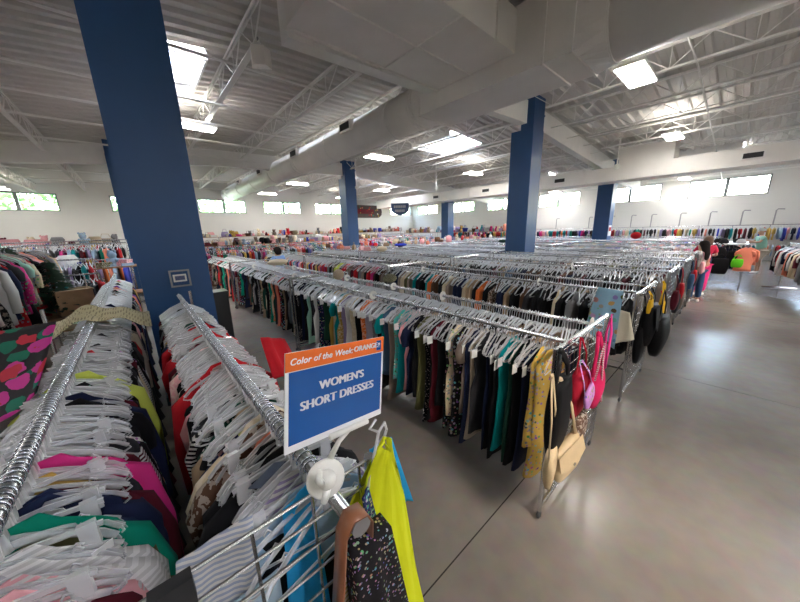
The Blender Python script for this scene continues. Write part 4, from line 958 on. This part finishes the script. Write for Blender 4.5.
# back racks beyond the columns and along the walls
for x, q in ((0.9, 1), (2.4, 2), (3.9, 3)):
    pass
wr = thing('clothes_rack', 'long wall-mounted garment rail along the right window wall', 'clothes rack', (24.3, -6, 0))
MB().tube([(0, 0, 1.86), (0, 27, 1.86)], .02, 6).build('rail', M_chrome, wr)
for i in range(22): MB().bar((0, i*1.28, 0), (0, i*1.28, 1.86), .02, 4).build('upright', M_chrome, wr)
mass_rail(24.3, -5.9, 20.5, 1.86, brights, 'top', .16, .10)
mass_rail(24.0, -5.9, 20.5, 1.0, brights, 'top', .16, .12)
for k, y in enumerate((9.5, 7.3, 6.02, 4.89, 3.88, 2.56, 1.34, .15, -.95, -2.1)):
    m = MB().tube([(0, 0, 1.86), (0, 0, 2.55), (-.02, -.05, 2.62), (-.12, -.25, 2.60)], .028, 6)
    tag(m.build('rail_arm', M_grey, None, False, (24.3, y, 0)), 'grey hooked pole standing on the wall rail by the right windows', 'pole', 'hooked poles on the right wall rail')
for yy, z_, a_, b_ in ((15.9, 1.45, .6, 9.0), (17.2, 1.5, .6, 15.5), (19.6, 1.55, 1, 21.5), (21.2, 1.6, 1, 21.5), (22.8, 1.7, 1, 21.5), (23.9, 1.75, 1, 21.5)):
    mass_rail(yy, a_, b_, z_, brights, 'top', .13, .12, 'X')
    o = thing('clothes_rack', 'chrome rack running crosswise at the back of the shop, %s from the front' % ordn[(15.9, 17.2, 19.6, 21.2, 22.8, 23.9).index(yy)], 'clothes rack', (a_, yy, 0)); MB().tube([(0, 0, z_), (b_-a_, 0, z_)], .018, 6).build('rail', M_chrome, o)
    for x in (0, (b_-a_)/2, b_-a_): MB().bar((x, 0, 0), (x, 0, z_), .018, 6).build('leg', M_chrome, o)
mass_rail(12.3, -5, -.2, 2.0, brights, 'top', .12, .05, 'X'); mass_rail(13.0, -5, -.2, 2.08, brights, 'top', .12, .05, 'X'); mass_rail(9.3, -2.4, -.75, 1.72, brights, 'top', .10, .05, 'X'); mass_rail(8.0, -1.35, -.62, 1.5, brights, 'top', .09, .06, 'X'); mass_rail(10.8, -2.6, -.2, 1.6, brights, 'top', .10, .08, 'X')
for k, (yy, a_, b_, z_) in enumerate(((8.0, -1.35, -.62, 1.5), (9.3, -2.4, -.75, 1.72), (10.8, -2.6, -.2, 1.6), (12.3, -5, -.2, 2.0), (13.0, -5, -.2, 2.08))):
    o = thing('clothes_rack', 'short crosswise rack beyond the left foreground rack, %s one' % ordn[k], 'clothes rack', (a_, yy, 0)); MB().tube([(0, 0, z_), (b_-a_, 0, z_)], .018, 6).build('rail', M_chrome, o)
    for x in (0, b_-a_): MB().bar((x, 0, 0), (x, 0, z_), .018, 6).build('leg', M_chrome, o)
# angled rack by the right edge with hanging tops
ang = math.atan2(-1.15, -6.7)
rk = thing('clothes_rack', 'rack of tops standing right of the aisle at the right edge', 'clothes rack', (14.9, -1.02, 0), math.atan2(-.62, -4.2))
L_ = 4.25
MB().tube([(0, 0, 1.42), (L_, 0, 1.42)], .018, 8).build('rail', M_chrome, rk, True)
f = MB()
for x in (0, L_): f = MB(); f.bar((x, 0, .05), (x, 0, 1.42), .018, 6); f.bar((x, -.35, .05), (x, .35, .05), .018, 6); f.build('end_frame', M_chrome, rk)
RC = 'black white black red white black navy white coral black white black cream burgundy white black grey mint black orange white black denim_blue black tan black black orange taupe light_blue'.replace('_', '~').split(); RC = [c.replace('~', ' ') for c in RC]
for i, c in enumerate(RC):
    t = i/(len(RC)-1); x, y = 14.8-4.1*t, -1.03-.61*t
    garment('blouse' if i % 4 else 'coat', c, 'stripe' if c in ('white', 'mint') and i % 2 else 'plain', (x, y, 1.42), PI/2+.14+rnd.uniform(-.2, .2), 'on the rack right of the aisle, %s' % ('far end' if t < .35 else 'middle' if t < .7 else 'near end'), scale=(1.1, 1.6, 1.1))
y = 0
for i in range(110):
    t = i/109; put(mass_h, TH, 14.8-4.1*t, -1.03-.61*t, 1.42, PI/2+.14+rnd.uniform(-.3, .3))
mass_rail(-2.4, 9.5, 20, 1.45, brights, 'top', .12, .08, 'X'); mass_rail(-4.2, 9.5, 20, 1.45, brights, 'top', .12, .08, 'X')
for k, yv in enumerate((-2.4, -4.2)):
    o = thing('clothes_rack', 'rack of mixed clothes beyond the right edge of the aisle, %s' % ('nearer one', 'farther one')[k], 'clothes rack', (9.4, yv, 0)); MB().tube([(0, 0, 1.45), (10.8, 0, 1.45)], .018, 6).build('rail', M_chrome, o); f = MB()
    for x in (0, 10.8): f = MB(); f.bar((x, 0, 0), (x, 0, 1.45), .018, 6); f.bar((x, -.3, .02), (x, .3, .02), .018, 6); f.build('end_frame', M_chrome, o)
# centre end-cap rack with hanging bags and caps
ec = thing('display_rack', 'freestanding wire rack with bags at the far end of the aisle', 'rack', (13.95, -.19, 0))
g = MB(); n_ = 10
for i in range(n_+1): g.bar((0, i*.077, .05), (0, i*.077, 1.38), .004, 4)
for i in range(15): g.bar((0, 0, .12+i*.09), (0, .77, .12+i*.09), .004, 4)
g.build('grid_panel', M_chrome, ec)
f = MB()
for y in (0, .77): f.bar((0, y, .04), (0, y, 1.42), .016, 6); f.bar((0, y, .06), (2.0, y, .06), .016, 6); f.bar((2.0, y, .04), (2.0, y, 1.42), .016, 6); f.bar((0, y, 1.4), (2.0, y, 1.4), .016, 6)
f.build('end_frame', M_chrome, ec)
for k, (y, z, c, w, h, lab) in enumerate([(.42, 1.32, 'black', .42, .4, 'black bag with a yellow band at the top left of the aisle wire rack'), (.05, 1.22, 'black', .34, .46, 'black bag in the middle of the aisle wire rack'), (.62, 1.0, 'denim blue', .26, .3, 'blue bag on the left of the aisle wire rack'), (.32, .98, 'black', .4, .5, 'large black bag low on the aisle wire rack'), (.55, 1.35, 'charcoal', .3, .3, 'dark grey bag at the left shoulder of the aisle wire rack'), (-.04, .98, 'lime', .26, .26, 'bright green bag on the aisle wire rack')]):
    bag(lab, (13.88-.02*k, y, z), w, h, .12, fabp, .12, (.12, .55, .02) if c == 'lime' else PAL[c], flap=False, rz=R(90), round_=k % 2 == 0)
def cap(lab, p, col, s=1.0):
    o = thing('cap', lab, 'cap', p); b = MB().lathe([(.10*s, 0), (.10*s, .05*s), (.07*s, .10*s), (.02*s, .12*s)], n=14).build('crown', fabp, o, True); b.color = (*col, 1)
    m = MB(); m.ring_loft([[(-.09*s, -.08*s+math.cos(a)*0, 0), (-.19*s*1.0, -.05*s, -.01), (-.19*s, .05*s, -.01), (-.09*s, .08*s, 0)] for a in (0,)]+[[(-.09*s, -.08*s, .008), (-.19*s, -.05*s, 0), (-.19*s, .05*s, 0), (-.09*s, .08*s, .008)]]); v = m.build('brim', fabp, o); v.color = (*col, 1)
for k, (x, y, c) in enumerate([(14.4, .35, 'black'), (14.9, .05, 'black'), (15.3, .4, 'charcoal'), (14.5, -.02, 'light grey'), (15.5, 0, 'black'), (14.9, .5, 'black')]):
    cap('%s cap on top of the aisle wire rack, %s from its near end' % (c, ordn[k]), (x, y, 1.42), PAL[c], 1.15)
MB_ = MB().box((0, 0, 1.40), (2.0, .77, 1.415)); MB_.build('top_shelf', M_white, ec)
for k, (x, y, c, kd) in enumerate([(13.80, -.16, 'coral', 'short dress'), (14.05, -.24, 'coral', 'blouse'), (14.3, -.2, 'pink', 'blouse')]):
    garment(kd, c, 'plain', (x, y, 1.38), PI/2, 'at the right side of the aisle wire rack', scale=(.85, 1.2, .8))
for k in range(9): garment('blouse', 'black' if k % 3 else 'navy', 'plain', (14.1+k*.2, .2, 1.40), PI/2, 'inside the aisle wire rack', scale=(1.4, 1.6, 1.1))

# signs on and below the far ceiling
bs = thing('wall_sign', 'dark rounded board with coloured dots high on the far wall', 'sign', (16.3, 25.9, 3.4))
m = MB(); pts = [(4.0-.55+.62*math.cos(a), .62+.62*math.sin(a)) for a in [R(-90+18*i) for i in range(11)]]; m.prism([(0, 0)]+pts+[(0, 1.24)], .06); m.build('board', simple('board_dark', (.05, .02, .02), .5), bs)
r_ = random.Random(5)
for i in range(22):
    m = MB().ball((.3+r_.random()*3.4, -.01, .15+r_.random()*.95), .065, 8, 5, (1, .3, 1)); b = m.build('coloured_dot', fabp, bs); b.color = (*PAL[r_.choice(('red', 'gold', 'white', 'coral', 'emerald', 'orange'))], 1)
b = MB().box((1.0, -.02, .4), (3.0, 0, .85)).build('red_band', fabp, bs); b.color = (.16, .02, .03, 1)
sh = thing('hanging_sign', 'small dark blue shield-shaped sign hanging from the far roof', 'sign', (14.2, 16.0, 3.2), R(-38))
m = MB(); m.prism([(-.62, .72), (.62, .72), (.62, .25), (.45, .05), (0, -.12), (-.45, .05), (-.62, .25)], .05); m.build('shield', simple('shield_blue', (.03, .06, .13), .4), sh)
for z_, w_h, nn in ((.40, .42, 7), (.12, .34, 6)):
    for i in range(nn): b = MB().box((-w_h+2*w_h*i/nn, -.008, z_), (-w_h+2*w_h*(i+.75)/nn, 0, z_+.17)).build('worn_lettering', M_grey, sh)
m = MB(); m.bar((-.5, .02, .72), (-.5, .02, 1.9), .008); m.bar((.5, .02, .72), (.5, .02, 1.9), .008); m.build('hanging_wire', M_grey, sh)
ps = thing('poster', 'small white and red notice on the foot of the far right column', 'poster', (19.15, 4.745, 1.75)); MB().box((-.2, -.02, -.25), (.25, 0, .3)).build('sheet', M_tag, ps); b = MB().box((-.15, -.024, .0), (.2, -.02, .2)).build('printed_block', fabp, ps); b.color = (.5, .05, .05, 1)

# ------------------------------------------------------------------ shelves and clutter at the back
def shelf_unit(lab, x, y, w, d, h, n=4):
    o = thing('shelf_unit', lab, 'shelf', (x, y, 0))
    for a in (0, w): 
        for b in (0, d): MB().bar((a, b, 0), (a, b, h), .02, 4).build('upright', M_grey, o)
    for i in range(n): MB().box((0, 0, .15+i*(h-.15)/(n-1)), (w, d, .18+i*(h-.15)/(n-1))).build('shelf_board', M_wood, o)
    return o
PRO = {}
def proto(kind):
    m = MB()
    if kind == 'plush_toy':
        m.ball((0, 0, .13), .13, 8, 6, (1, .9, 1)); m.ball((0, -.02, .31), .10, 8, 6)
        for s in (-1, 1): m.ball((s*.08, 0, .39), .035, 6, 4); m.ball((s*.12, -.04, .18), .05, 6, 4); m.ball((s*.08, -.10, .04), .055, 6, 4)
    elif kind == 'basket': m.lathe([(.13, 0), (.17, .2), (.185, .2), (.185, .22), (.16, .22), (.12, .02)], n=10); m.tube([(-.17, 0, .2), (-.1, 0, .36), (.1, 0, .36), (.17, 0, .2)], .01, 5)
    elif kind == 'handbag': m.ring_loft([[(-.18, -.07, 0), (.18, -.07, 0), (.18, .07, 0), (-.18, .07, 0)], [(-.19, -.08, .12), (.19, -.08, .12), (.19, .08, .12), (-.19, .08, .12)], [(-.14, -.03, .26), (.14, -.03, .26), (.14, .03, .26), (-.14, .03, .26)]]); m.tube([(-.09, 0, .25), (-.07, 0, .38), (.07, 0, .38), (.09, 0, .25)], .01, 5)
    elif kind == 'storage_box': m.box((-.2, -.15, 0), (.2, .15, .2)); m.box((-.21, -.16, .18), (.21, .16, .23))
    elif kind == 'vase': m.lathe([(.06, 0), (.10, .08), (.09, .18), (.04, .26), (.06, .32)], n=10)
    elif kind == 'hat': m.lathe([(.19, 0), (.19, .012), (.10, .02), (.09, .11), (.05, .13)], n=12)
    elif kind == 'cushion': m.ring_loft([[(-.19*k, -.08*q, z), (.19*k, -.08*q, z), (.19*k, .08*q, z), (-.19*k, .08*q, z)] for k, q, z in ((.9, .3, 0), (1, 1, .1), (1, 1, .28), (.9, .3, .38))])
    elif kind == 'folded_clothes':
        for i in range(3): m.box((-.17+.01*i, -.13, .05*i), (.17-.008*i, .13, .05*i+.045))
    return m.mesh(kind, FAB['plain'], kind in ('plush_toy', 'vase', 'cushion', 'hat', 'basket'))
KN = {'plush_toy': 'plush toy', 'basket': 'basket with a handle', 'handbag': 'handbag', 'storage_box': 'lidded box', 'vase': 'vase', 'hat': 'hat', 'cushion': 'cushion', 'folded_clothes': 'stack of folded cloth'}
CAT = {'plush_toy': 'toy', 'basket': 'basket', 'handbag': 'bag', 'storage_box': 'box', 'vase': 'vase', 'hat': 'hat', 'cushion': 'cushion', 'folded_clothes': 'folded clothes'}
clut = []
def item(kind, c, p, rz, s, where):
    if kind not in PRO: PRO[kind] = proto(kind)
    o = link(kind, PRO[kind], None, p); o.rotation_euler = (0, 0, rz); o.scale = (s, s, s*rnd.uniform(.85, 1.15)); k = PAL[c]; j = rnd.uniform(.8, 1.2); o.color = (k[0]*j, k[1]*j, k[2]*j, 1)
    if rnd.random() < .3: o.material_slots[0].link = 'OBJECT'; o.material_slots[0].material = FAB[rnd.choice(('floral', 'blotch', 'dots'))]
    o['category'] = CAT[kind]; clut.append((o, c, kind, where))
CL = ['tan', 'cream', 'brown', 'red', 'pink', 'beige', 'white', 'coral', 'black', 'magenta', 'light blue', 'royal blue', 'taupe', 'olive', 'gold', 'burgundy', 'grey', 'teal', 'lilac', 'white', 'cream']
def clutter(n, xa, xb, ya, yb, z, where, kinds, sa=.8, sb=1.3, pal=CL):
    for i in range(n):
        t = (i+.5)/n; item(rnd.choice(kinds), rnd.choice(pal), (xa+(xb-xa)*t+rnd.uniform(-.05, .05), ya+(yb-ya)*t+rnd.uniform(-.12, .12), z), rnd.uniform(-1, 1), rnd.uniform(sa, sb), where)
ALLK = ['plush_toy', 'basket', 'handbag', 'storage_box', 'vase', 'cushion', 'folded_clothes', 'plush_toy', 'hat']
for k in range(6):
    x = 1.2+k*3.6; shelf_unit('white shelf unit against the far wall, %s from the left' % ordn[k], x, 24.9, 3.5, .7, 1.95)
    clutter(22, x+.15, x+3.35, 25.2, 25.2, 1.95, 'on the %s far-wall shelf' % ordn[k], ALLK, .8, 1.35)
for k in range(4):
    x = 1.6+k*3.2; shelf_unit('lower shelf unit in the back aisle, %s from the left' % ordn[k], x, 18.0, 3.1, .7, 1.55, 3)
    clutter(22, x+.1, x+3.0, 18.35, 18.35, 1.55, 'on the %s lower back shelf' % ordn[k], ALLK, .7, 1.15)
for k in range(3):
    y = 12.5+k*4.2; shelf_unit('shelf unit beyond the racks by the right wall corner, %s one' % ordn[k], 22.6, y, .7, 3.9, 1.75, 3)
    clutter(20, 22.95, 22.95, y+.1, y+3.8, 1.75, 'on the %s corner shelf' % ordn[k], ALLK, 1.0, 1.6)
# shelves to the left behind the left rack
shelf_unit('shelf unit behind the far end of the left foreground rack', -1.55, 9.6, 1.5, .6, 1.45, 3); clutter(14, -1.45, -.2, 9.9, 9.9, 1.45, 'on the shelf behind the left rack', ALLK, .55, .9)
shelf_unit('shelf unit at the far left under the leftmost window', -6.0, 13.5, 4.6, .7, 1.75, 3); clutter(24, -5.8, -1.6, 13.85, 13.85, 1.75, 'on the far left shelf', ALLK, .7, 1.1)
shelf_unit('second back shelf unit in the far left corner', -5.5, 21.0, 5.2, .7, 1.8, 3); clutter(12, -5.3, -.5, 21.35, 21.35, 1.8, 'on the far left corner shelf', ALLK, 1, 1.5)
item('storage_box', 'orange', (2.3, 9.5, 1.62), .2, .01, 'x'); o_ = clut.pop()[0]; bpy.data.objects.remove(o_)
from collections import Counter
cc = Counter((c, k, w_) for _, c, k, w_ in clut)
seen = Counter()
last = None
for idx, (o, c, k, w_) in enumerate(clut):
    l = '%s %s %s' % (c, KN[k], w_)
    if cc[(c, k, w_)] > 1: o['group'] = 'similar ' + l
    o['label'] = l
# artificial trees, basket and framed board left of the column
def fir(x, y, z, h, lab):
    o = thing('artificial_tree', lab, 'plant', (x, y, z)); MB().bar((0, 0, 0), (0, 0, h), .025, 6).build('trunk', M_bark, o); m = MB(); r_ = random.Random(int(x*31+y*7))
    for i in range(420):
        t = r_.random(); a = r_.uniform(0, 6.28); q = (1-t)*h*.34*(.5+.5*r_.random())+.03; c = Vector((math.cos(a)*q, math.sin(a)*q, h*(.08+.9*t))); d = Vector((math.cos(a), math.sin(a), -.25))*.09; s_ = Vector((-math.sin(a), math.cos(a), .2))*.035
        m.add([c-d, c-s_, c+d, c+s_], [(0,1,2,3)])
    m.build('foliage', M_fir, o)
fir(-1.5, 7.4, .9, 1.15, 'dark green artificial fir tree left of the wicker box'); fir(-1.15, 7.5, .9, .9, 'smaller dark green artificial fir beside the larger one'); fir(-4.6, 9.6, 1.4, 1.1, 'brown-green artificial tree at the left edge')
tb_ = MB().box((-1.9, 7.1, .86), (-.75, 7.75, .9)); t2 = tb_.build('tabletop', M_wood, thing('table', 'brown table carrying the artificial fir trees on the left', 'table', (0, 0, 0)))
for x, y in ((-1.85, 7.15), (-.8, 7.15), (-1.85, 7.7), (-.8, 7.7)): MB().bar((x, y, 0), (x, y, .86), .03, 6).build('leg', M_wood, t2.parent)
bx_ = thing('cardboard_box', 'tan open cardboard box standing by the end of the left rack', 'box', (-.95, 7.45, .9), R(15)); m = MB()
for a, b in (((-.22, -.16, 0), (.22, .16, .01)), ((-.22, -.16, 0), (.22, -.15, .42)), ((-.22, .15, 0), (.22, .16, .42)), ((-.22, -.16, 0), (-.21, .16, .42)), ((.21, -.16, 0), (.22, .16, .42))): m.box(a, b)
m.build('box_body', M_box, bx_); m = MB(); m.box((-.22, -.26, .40), (.22, -.16, .42)); m.build('box_flap', M_box, bx_)
pc = MB().ball((0, 0, 0), .3, 10, 7, (1, 1, .9)).build('plush_toy', FAB['blotch'], None, True, (-4.3, 9.0, 1.7)); pc.color = (.09, .07, .03, 1); pc.scale = (1.4, 1, .9); tag(pc, 'big dark olive plush heap at the left edge', 'toy')
# items lying on top of racks
for k, (x, y, z, c, s, nm, lab) in enumerate([(2.6, 7.6, 1.36, 'cream', (.26, .16, .08), 'hat', 'cream hat lying on the first right rack near its far end'), (2.45, 4.35, 1.36, 'tan', (.10, .07, .09), 'hat', 'brown cap lying on the front rack'), (2.9, 3.55, 1.34, 'olive', (.12, .10, .07), 'cloth_bundle', 'mottled cloth bundle on the second rail of the first right rack'),
    (6.7, 8.6, 1.38, 'cream', (.22, .16, .10), 'cloth_bundle', 'cream cloth heap on the third right rack'), (9.2, 10.4, 1.38, 'royal blue', (.3, .3, .08), 'cloth_bundle', 'blue cloth folded on the racks near the back column'), (13, 7.4, 1.4, 'dark green', (.25, .2, .08), 'cloth_bundle', 'dark green cloth on the racks left of the middle column'), (17.6, 8.4, 1.42, 'magenta', (.2, .2, .14), 'cloth_bundle', 'pink cloth heap on a far rack left of the middle column'), (17.2, 3.2, 1.42, 'red', (.2, .2, .16), 'cloth_bundle', 'red cloth heap on a far rack right of the middle column')]):
    o = MB().ball((0, 0, 0), 1, 12, 7).build(nm, FAB['blotch' if c in ('tan', 'olive') else 'plain'], None, True, (x, y, z+s[2])); o.scale = s; o.color = (*PAL[c], 1); tag(o, lab, 'hat' if nm == 'hat' else 'cloth')
# assorted items riding on the distant racks (toys, bags, cushions between the columns)
for k in range(7):
    x = 6.9+k*2.2
    clutter(7, x, x+.4, 9.5+k*.5, 13.9, 1.36, 'lying on the %s distant rack' % ordn[k], ['folded_clothes', 'handbag', 'plush_toy', 'cushion'], .6, .95, ['tan', 'cream', 'pink', 'red', 'brown', 'white', 'lilac', 'black', 'coral'])
for idx in range(len(clut)):
    o, c, k, w_ = clut[idx]
    if 'label' not in o: o['label'] = '%s %s %s' % (c, KN[k], w_)
cc = Counter(o['label'] for o, *_ in clut)
for o, c, k, w_ in clut:
    if cc[o['label']] > 1: o['group'] = 'similar ' + o['label']

# ------------------------------------------------------------------ people
def skin_obj(name, pts, edges, mat, parent, lv=1):
    """pts: list of (x,y,z,rx[,ry])"""
    me = bpy.data.meshes.new(name); me.from_pydata([p[:3] for p in pts], edges, []); me.materials.append(mat)
    o = link(name, me, parent); o.modifiers.new('skin', 'SKIN')
    for i, p in enumerate(pts):
        sv = me.skin_vertices[0].data[i]; sv.radius = (p[3], p[4] if len(p) > 4 else p[3]); sv.use_root = (i == 0)
    s = o.modifiers.new('sub', 'SUBSURF'); s.levels = s.render_levels = lv
    o.modifiers['skin'].use_smooth_shade = True
    return o
def person(lab, loc, rz, H_, skin, arms, legs=0.0, bend=0.0, build=1.0):
    """faces local -y; arms = ((elbow),(wrist)) per side in units of height"""
    o = thing('person', lab, 'person', loc, rz); h = H_; P_ = []; E_ = []
    def a(x, y, z, r, r2=None, to=None):
        P_.append((x*h, y*h, z*h, r*h, (r2 or r)*h))
        if to is not None: E_.append((to, len(P_)-1))
        return len(P_)-1
    b = bend
    pel = a(0, 0, .53, .085*build, .06*build); w_ = a(0, -b*.25, .61, .070*build, .052*build, pel); ch = a(0, -b*.7, .72, .085*build, .058*build, w_); sh_ = a(0, -b*.95, .80, .060, .045, ch)
    nk = a(0, -b*1.05-.004, .845, .030, .03, sh_); hd_ = a(0, -b*1.2-.008, .885, .042, .05, nk); hd2 = a(0, -b*1.25-.006, .935, .048, .056, hd_); tp = a(0, -b*1.25, .975, .03, .036, hd2)
    ns = a(0, -b*1.2-.062, .915, .008, .008, hd_)
    joints = {}
    for s, (el, wr_) in zip((-1, 1), arms):
        s1 = a(s*.095*build, -b*.95, .80, .034, .034, sh_); e = a(el[0], el[1], el[2], .024, .024, s1); wv = a(wr_[0], wr_[1], wr_[2], .015, .015, e)
        d = (Vector(wr_)-Vector(el)).normalized(); pm = Vector(wr_)+d*.035; p = a(pm.x, pm.y, pm.z, .019, .012, wv)
        side = d.cross(Vector((0, 1, 0))); side = side.normalized() if side.length > .1 else Vector((1, 0, 0))
        for q in range(4):
            off = side*(q-1.5)*.0095; k1 = pm+off+d*.022; k2 = k1+(d+Vector((0, -.5, -.2))*.5).normalized()*(.022+.004*(q in (1, 2)))
            f1 = a(k1.x, k1.y, k1.z, .0055, .0055, p); a(k2.x, k2.y, k2.z, .0045, .0045, f1)
        tb1 = Vector(wr_)+d*.018+side*.020; tb2 = tb1+(d+side*.6).normalized()*.022; t1 = a(tb1.x, tb1.y, tb1.z, .007, .007, wv); a(tb2.x, tb2.y, tb2.z, .005, .005, t1)
    for s in (-1, 1):
        hp_ = a(s*.055*build, 0, .50, .055*build, .055*build, pel); kn = a(s*.055, -legs*s-.008, .28, .036, .036, hp_); an = a(s*.055, -legs*s*1.1+.006, .045, .021, .021, kn); ft = a(s*.062, -legs*s*1.1-.06, .018, .022, .014, an)
    skin_obj('body', P_, E_, skin, o, 1)
    return o, P_, h
def clothes(o, h, arms, shirt, trs, build=1.0, bend=0.0, sleeve=.6, legs=0.0, hem=.50, short=False, shc=None, trc=None):
    b = bend; P_ = [(0, -b*.1*h, hem*h+.02, .095*build*h, .07*build*h), (0, -b*.25*h, .61*h, .084*build*h, .064*build*h), (0, -b*.7*h, .72*h, .094*build*h, .068*build*h), (0, -b*.95*h, .795*h, .068*h, .054*h), (0, -b*1.02*h, .822*h, .045*h, .04*h)]
    E_ = [(0, 1), (1, 2), (2, 3), (3, 4)]
    for s, (el, wr_) in zip((-1, 1), arms):
        P_.append((s*.095*build*h, -b*.95*h, .80*h, .046*h, .046*h)); E_.append((3, len(P_)-1)); k = Vector((s*.095*build, -b*.95, .80)).lerp(Vector(el), sleeve); P_.append((k.x*h, k.y*h, k.z*h, .043*h, .043*h)); E_.append((len(P_)-2, len(P_)-1))
    so = skin_obj('shirt', P_, E_, shirt, o, 2); so.color = (*shc, 1)
    P_ = [(0, 0, .55*h, .088*build*h, .070*build*h)]; E_ = []
    for s in (-1, 1):
        P_.append((s*.058*build*h, 0, .48*h, .066*build*h, .068*build*h)); E_.append((0, len(P_)-1)); P_.append((s*.058*h, (-legs*s-.006)*h, .29*h, .052*h, .052*h)); E_.append((len(P_)-2, len(P_)-1))
        if not short: P_.append((s*.056*h, (-legs*s*1.1+.004)*h, .06*h, .038*h, .040*h)); E_.append((len(P_)-2, len(P_)-1))
    to = skin_obj('trousers' if not short else 'shorts', P_, E_, trs, o, 2); to.color = (*trc, 1)
    for s in (-1, 1):
        m = MB().tube([(s*.060*h, (-legs*s*1.1+.02)*h, .018*h), (s*.062*h, (-legs*s*1.1-.03)*h, .022*h), (s*.064*h, (-legs*s*1.1-.075)*h, .014*h)], [.024*h, .028*h, .018*h], 10); m.build('shoe', M_shoe, o, True)
# woman in white top and jeans, turned away towards the racks
arms = (((-.15, .0, .66), (-.14, -.06, .56)), ((.16, -.03, .66), (.12, -.13, .70)))
o, P_, h = person('woman with long dark hair in a white top and blue jeans', (11.2, .62, 0), R(150), 1.66, M_skin, arms, .02)
clothes(o, h, arms, FAB['floral'], FAB['plain'], .95, 0, .75, .02, .53, False, (.78, .74, .72), (.035, .075, .16))
MB().ring_loft([[(math.cos(2*PI*j/12)*rx*h, (math.sin(2*PI*j/12)*ry+yo)*h, z*h) for j in range(12)] for rx, ry, yo, z in ((.018, .02, .01, .995), (.05, .058, .004, .975), (.064, .066, .010, .935), (.062, .052, .028, .89), (.066, .040, .045, .84), (.062, .032, .062, .78), (.045, .02, .072, .72), (.02, .01, .072, .69))]).build('hair', M_hair, o, True)
bag('cream handbag with a long strap carried low by the woman', (11.0, .98, .62), .26, .30, .10, M_beige, .62, flap=False, name='handbag', rz=R(80), sw=.02)
arms = (((-.15, .0, .67), (-.13, -.10, .66)), ((.15, -.02, .67), (.10, -.14, .68)))
o, P_, h = person('person with brown hair in a deep pink top behind the woman', (12.4, .62, 0), R(120), 1.74, M_skin, arms, .0)
clothes(o, h, arms, FAB['plain'], FAB['plain'], 1.0, 0, .75, .0, .53, False, (.45, .02, .06), (.65, .04, .20))
MB().ring_loft([[(math.cos(2*PI*j/12)*rx*h, (math.sin(2*PI*j/12)*ry+yo)*h, z*h) for j in range(12)] for rx, ry, yo, z in ((.018, .02, .01, .998), (.052, .058, .004, .975), (.064, .064, .010, .935), (.06, .05, .024, .89), (.05, .035, .035, .85), (.03, .02, .035, .83))]).build('hair', simple('brown_hair', (.10, .05, .025), .5), o, True)
# man in mint shirt and beige shorts reaching to the right rack
arms = (((-.16, -.10, .70), (-.13, -.22, .72)), ((.16, -.10, .70), (.14, -.22, .70)))
o, P_, h = person('man in a mint shirt, beige shorts and cap leaning to a rack', (18.9, -.62, 0), R(195), 1.80, M_skin, arms, .03, .05, 1.25)
clothes(o, h, arms, FAB['plain'], FAB['plain'], 1.32, .05, .75, .03, .50, True, (.28, .52, .42), (.52, .45, .36))
c = MB(); c.lathe([(.060*h, .0), (.064*h, .02*h), (.05*h, .05*h), (.015*h, .065*h)], (0, -.062*h, .935*h), 14); c.build('cap', simple('cap_pale', (.5, .52, .45), .7), o, True)
# shopper between the first and second right racks
arms = (((-.15, -.02, .67), (-.10, -.12, .62)), ((.15, -.02, .67), (.10, -.12, .62)))
o, P_, h = person('person with short black hair in a light blue shirt between two racks', (3.58, 10.3, 0), R(200), 1.68, M_skin, arms, .0, .02, 1.05)
clothes(o, h, arms, FAB['plain'], FAB['plain'], 1.1, .02, .75, .0, .5, False, (.20, .34, .66), (.02, .02, .03))
MB().ring_loft([[(math.cos(2*PI*j/12)*rx*h, (math.sin(2*PI*j/12)*ry+yo)*h, z*h) for j in range(12)] for rx, ry, yo, z in ((.025, .03, -.02, 1.01), (.065, .07, -.024, .985), (.076, .078, -.018, .935), (.066, .055, -.002, .88), (.04, .03, .006, .85))]).build('hair', M_hair, o, True)

finish_labels()
if mass_h.v:
    o = mass_h.build('hangers', M_hangermass); tag(o, 'countless clear plastic hangers on the farther rails of the shop', 'hangers', None, 'stuff')
o = mass_g.build('garments', FAB['mass'], None, True, None, True); tag(o, 'crowded clothes hanging on the farther racks and along the walls', 'clothes', None, 'stuff')
sc.view_settings.view_transform = 'Standard'; sc.view_settings.look = 'None'; sc.view_settings.gamma = 1
sc.view_settings.exposure = 1.36
sc.cycles.transparent_max_bounces = 24
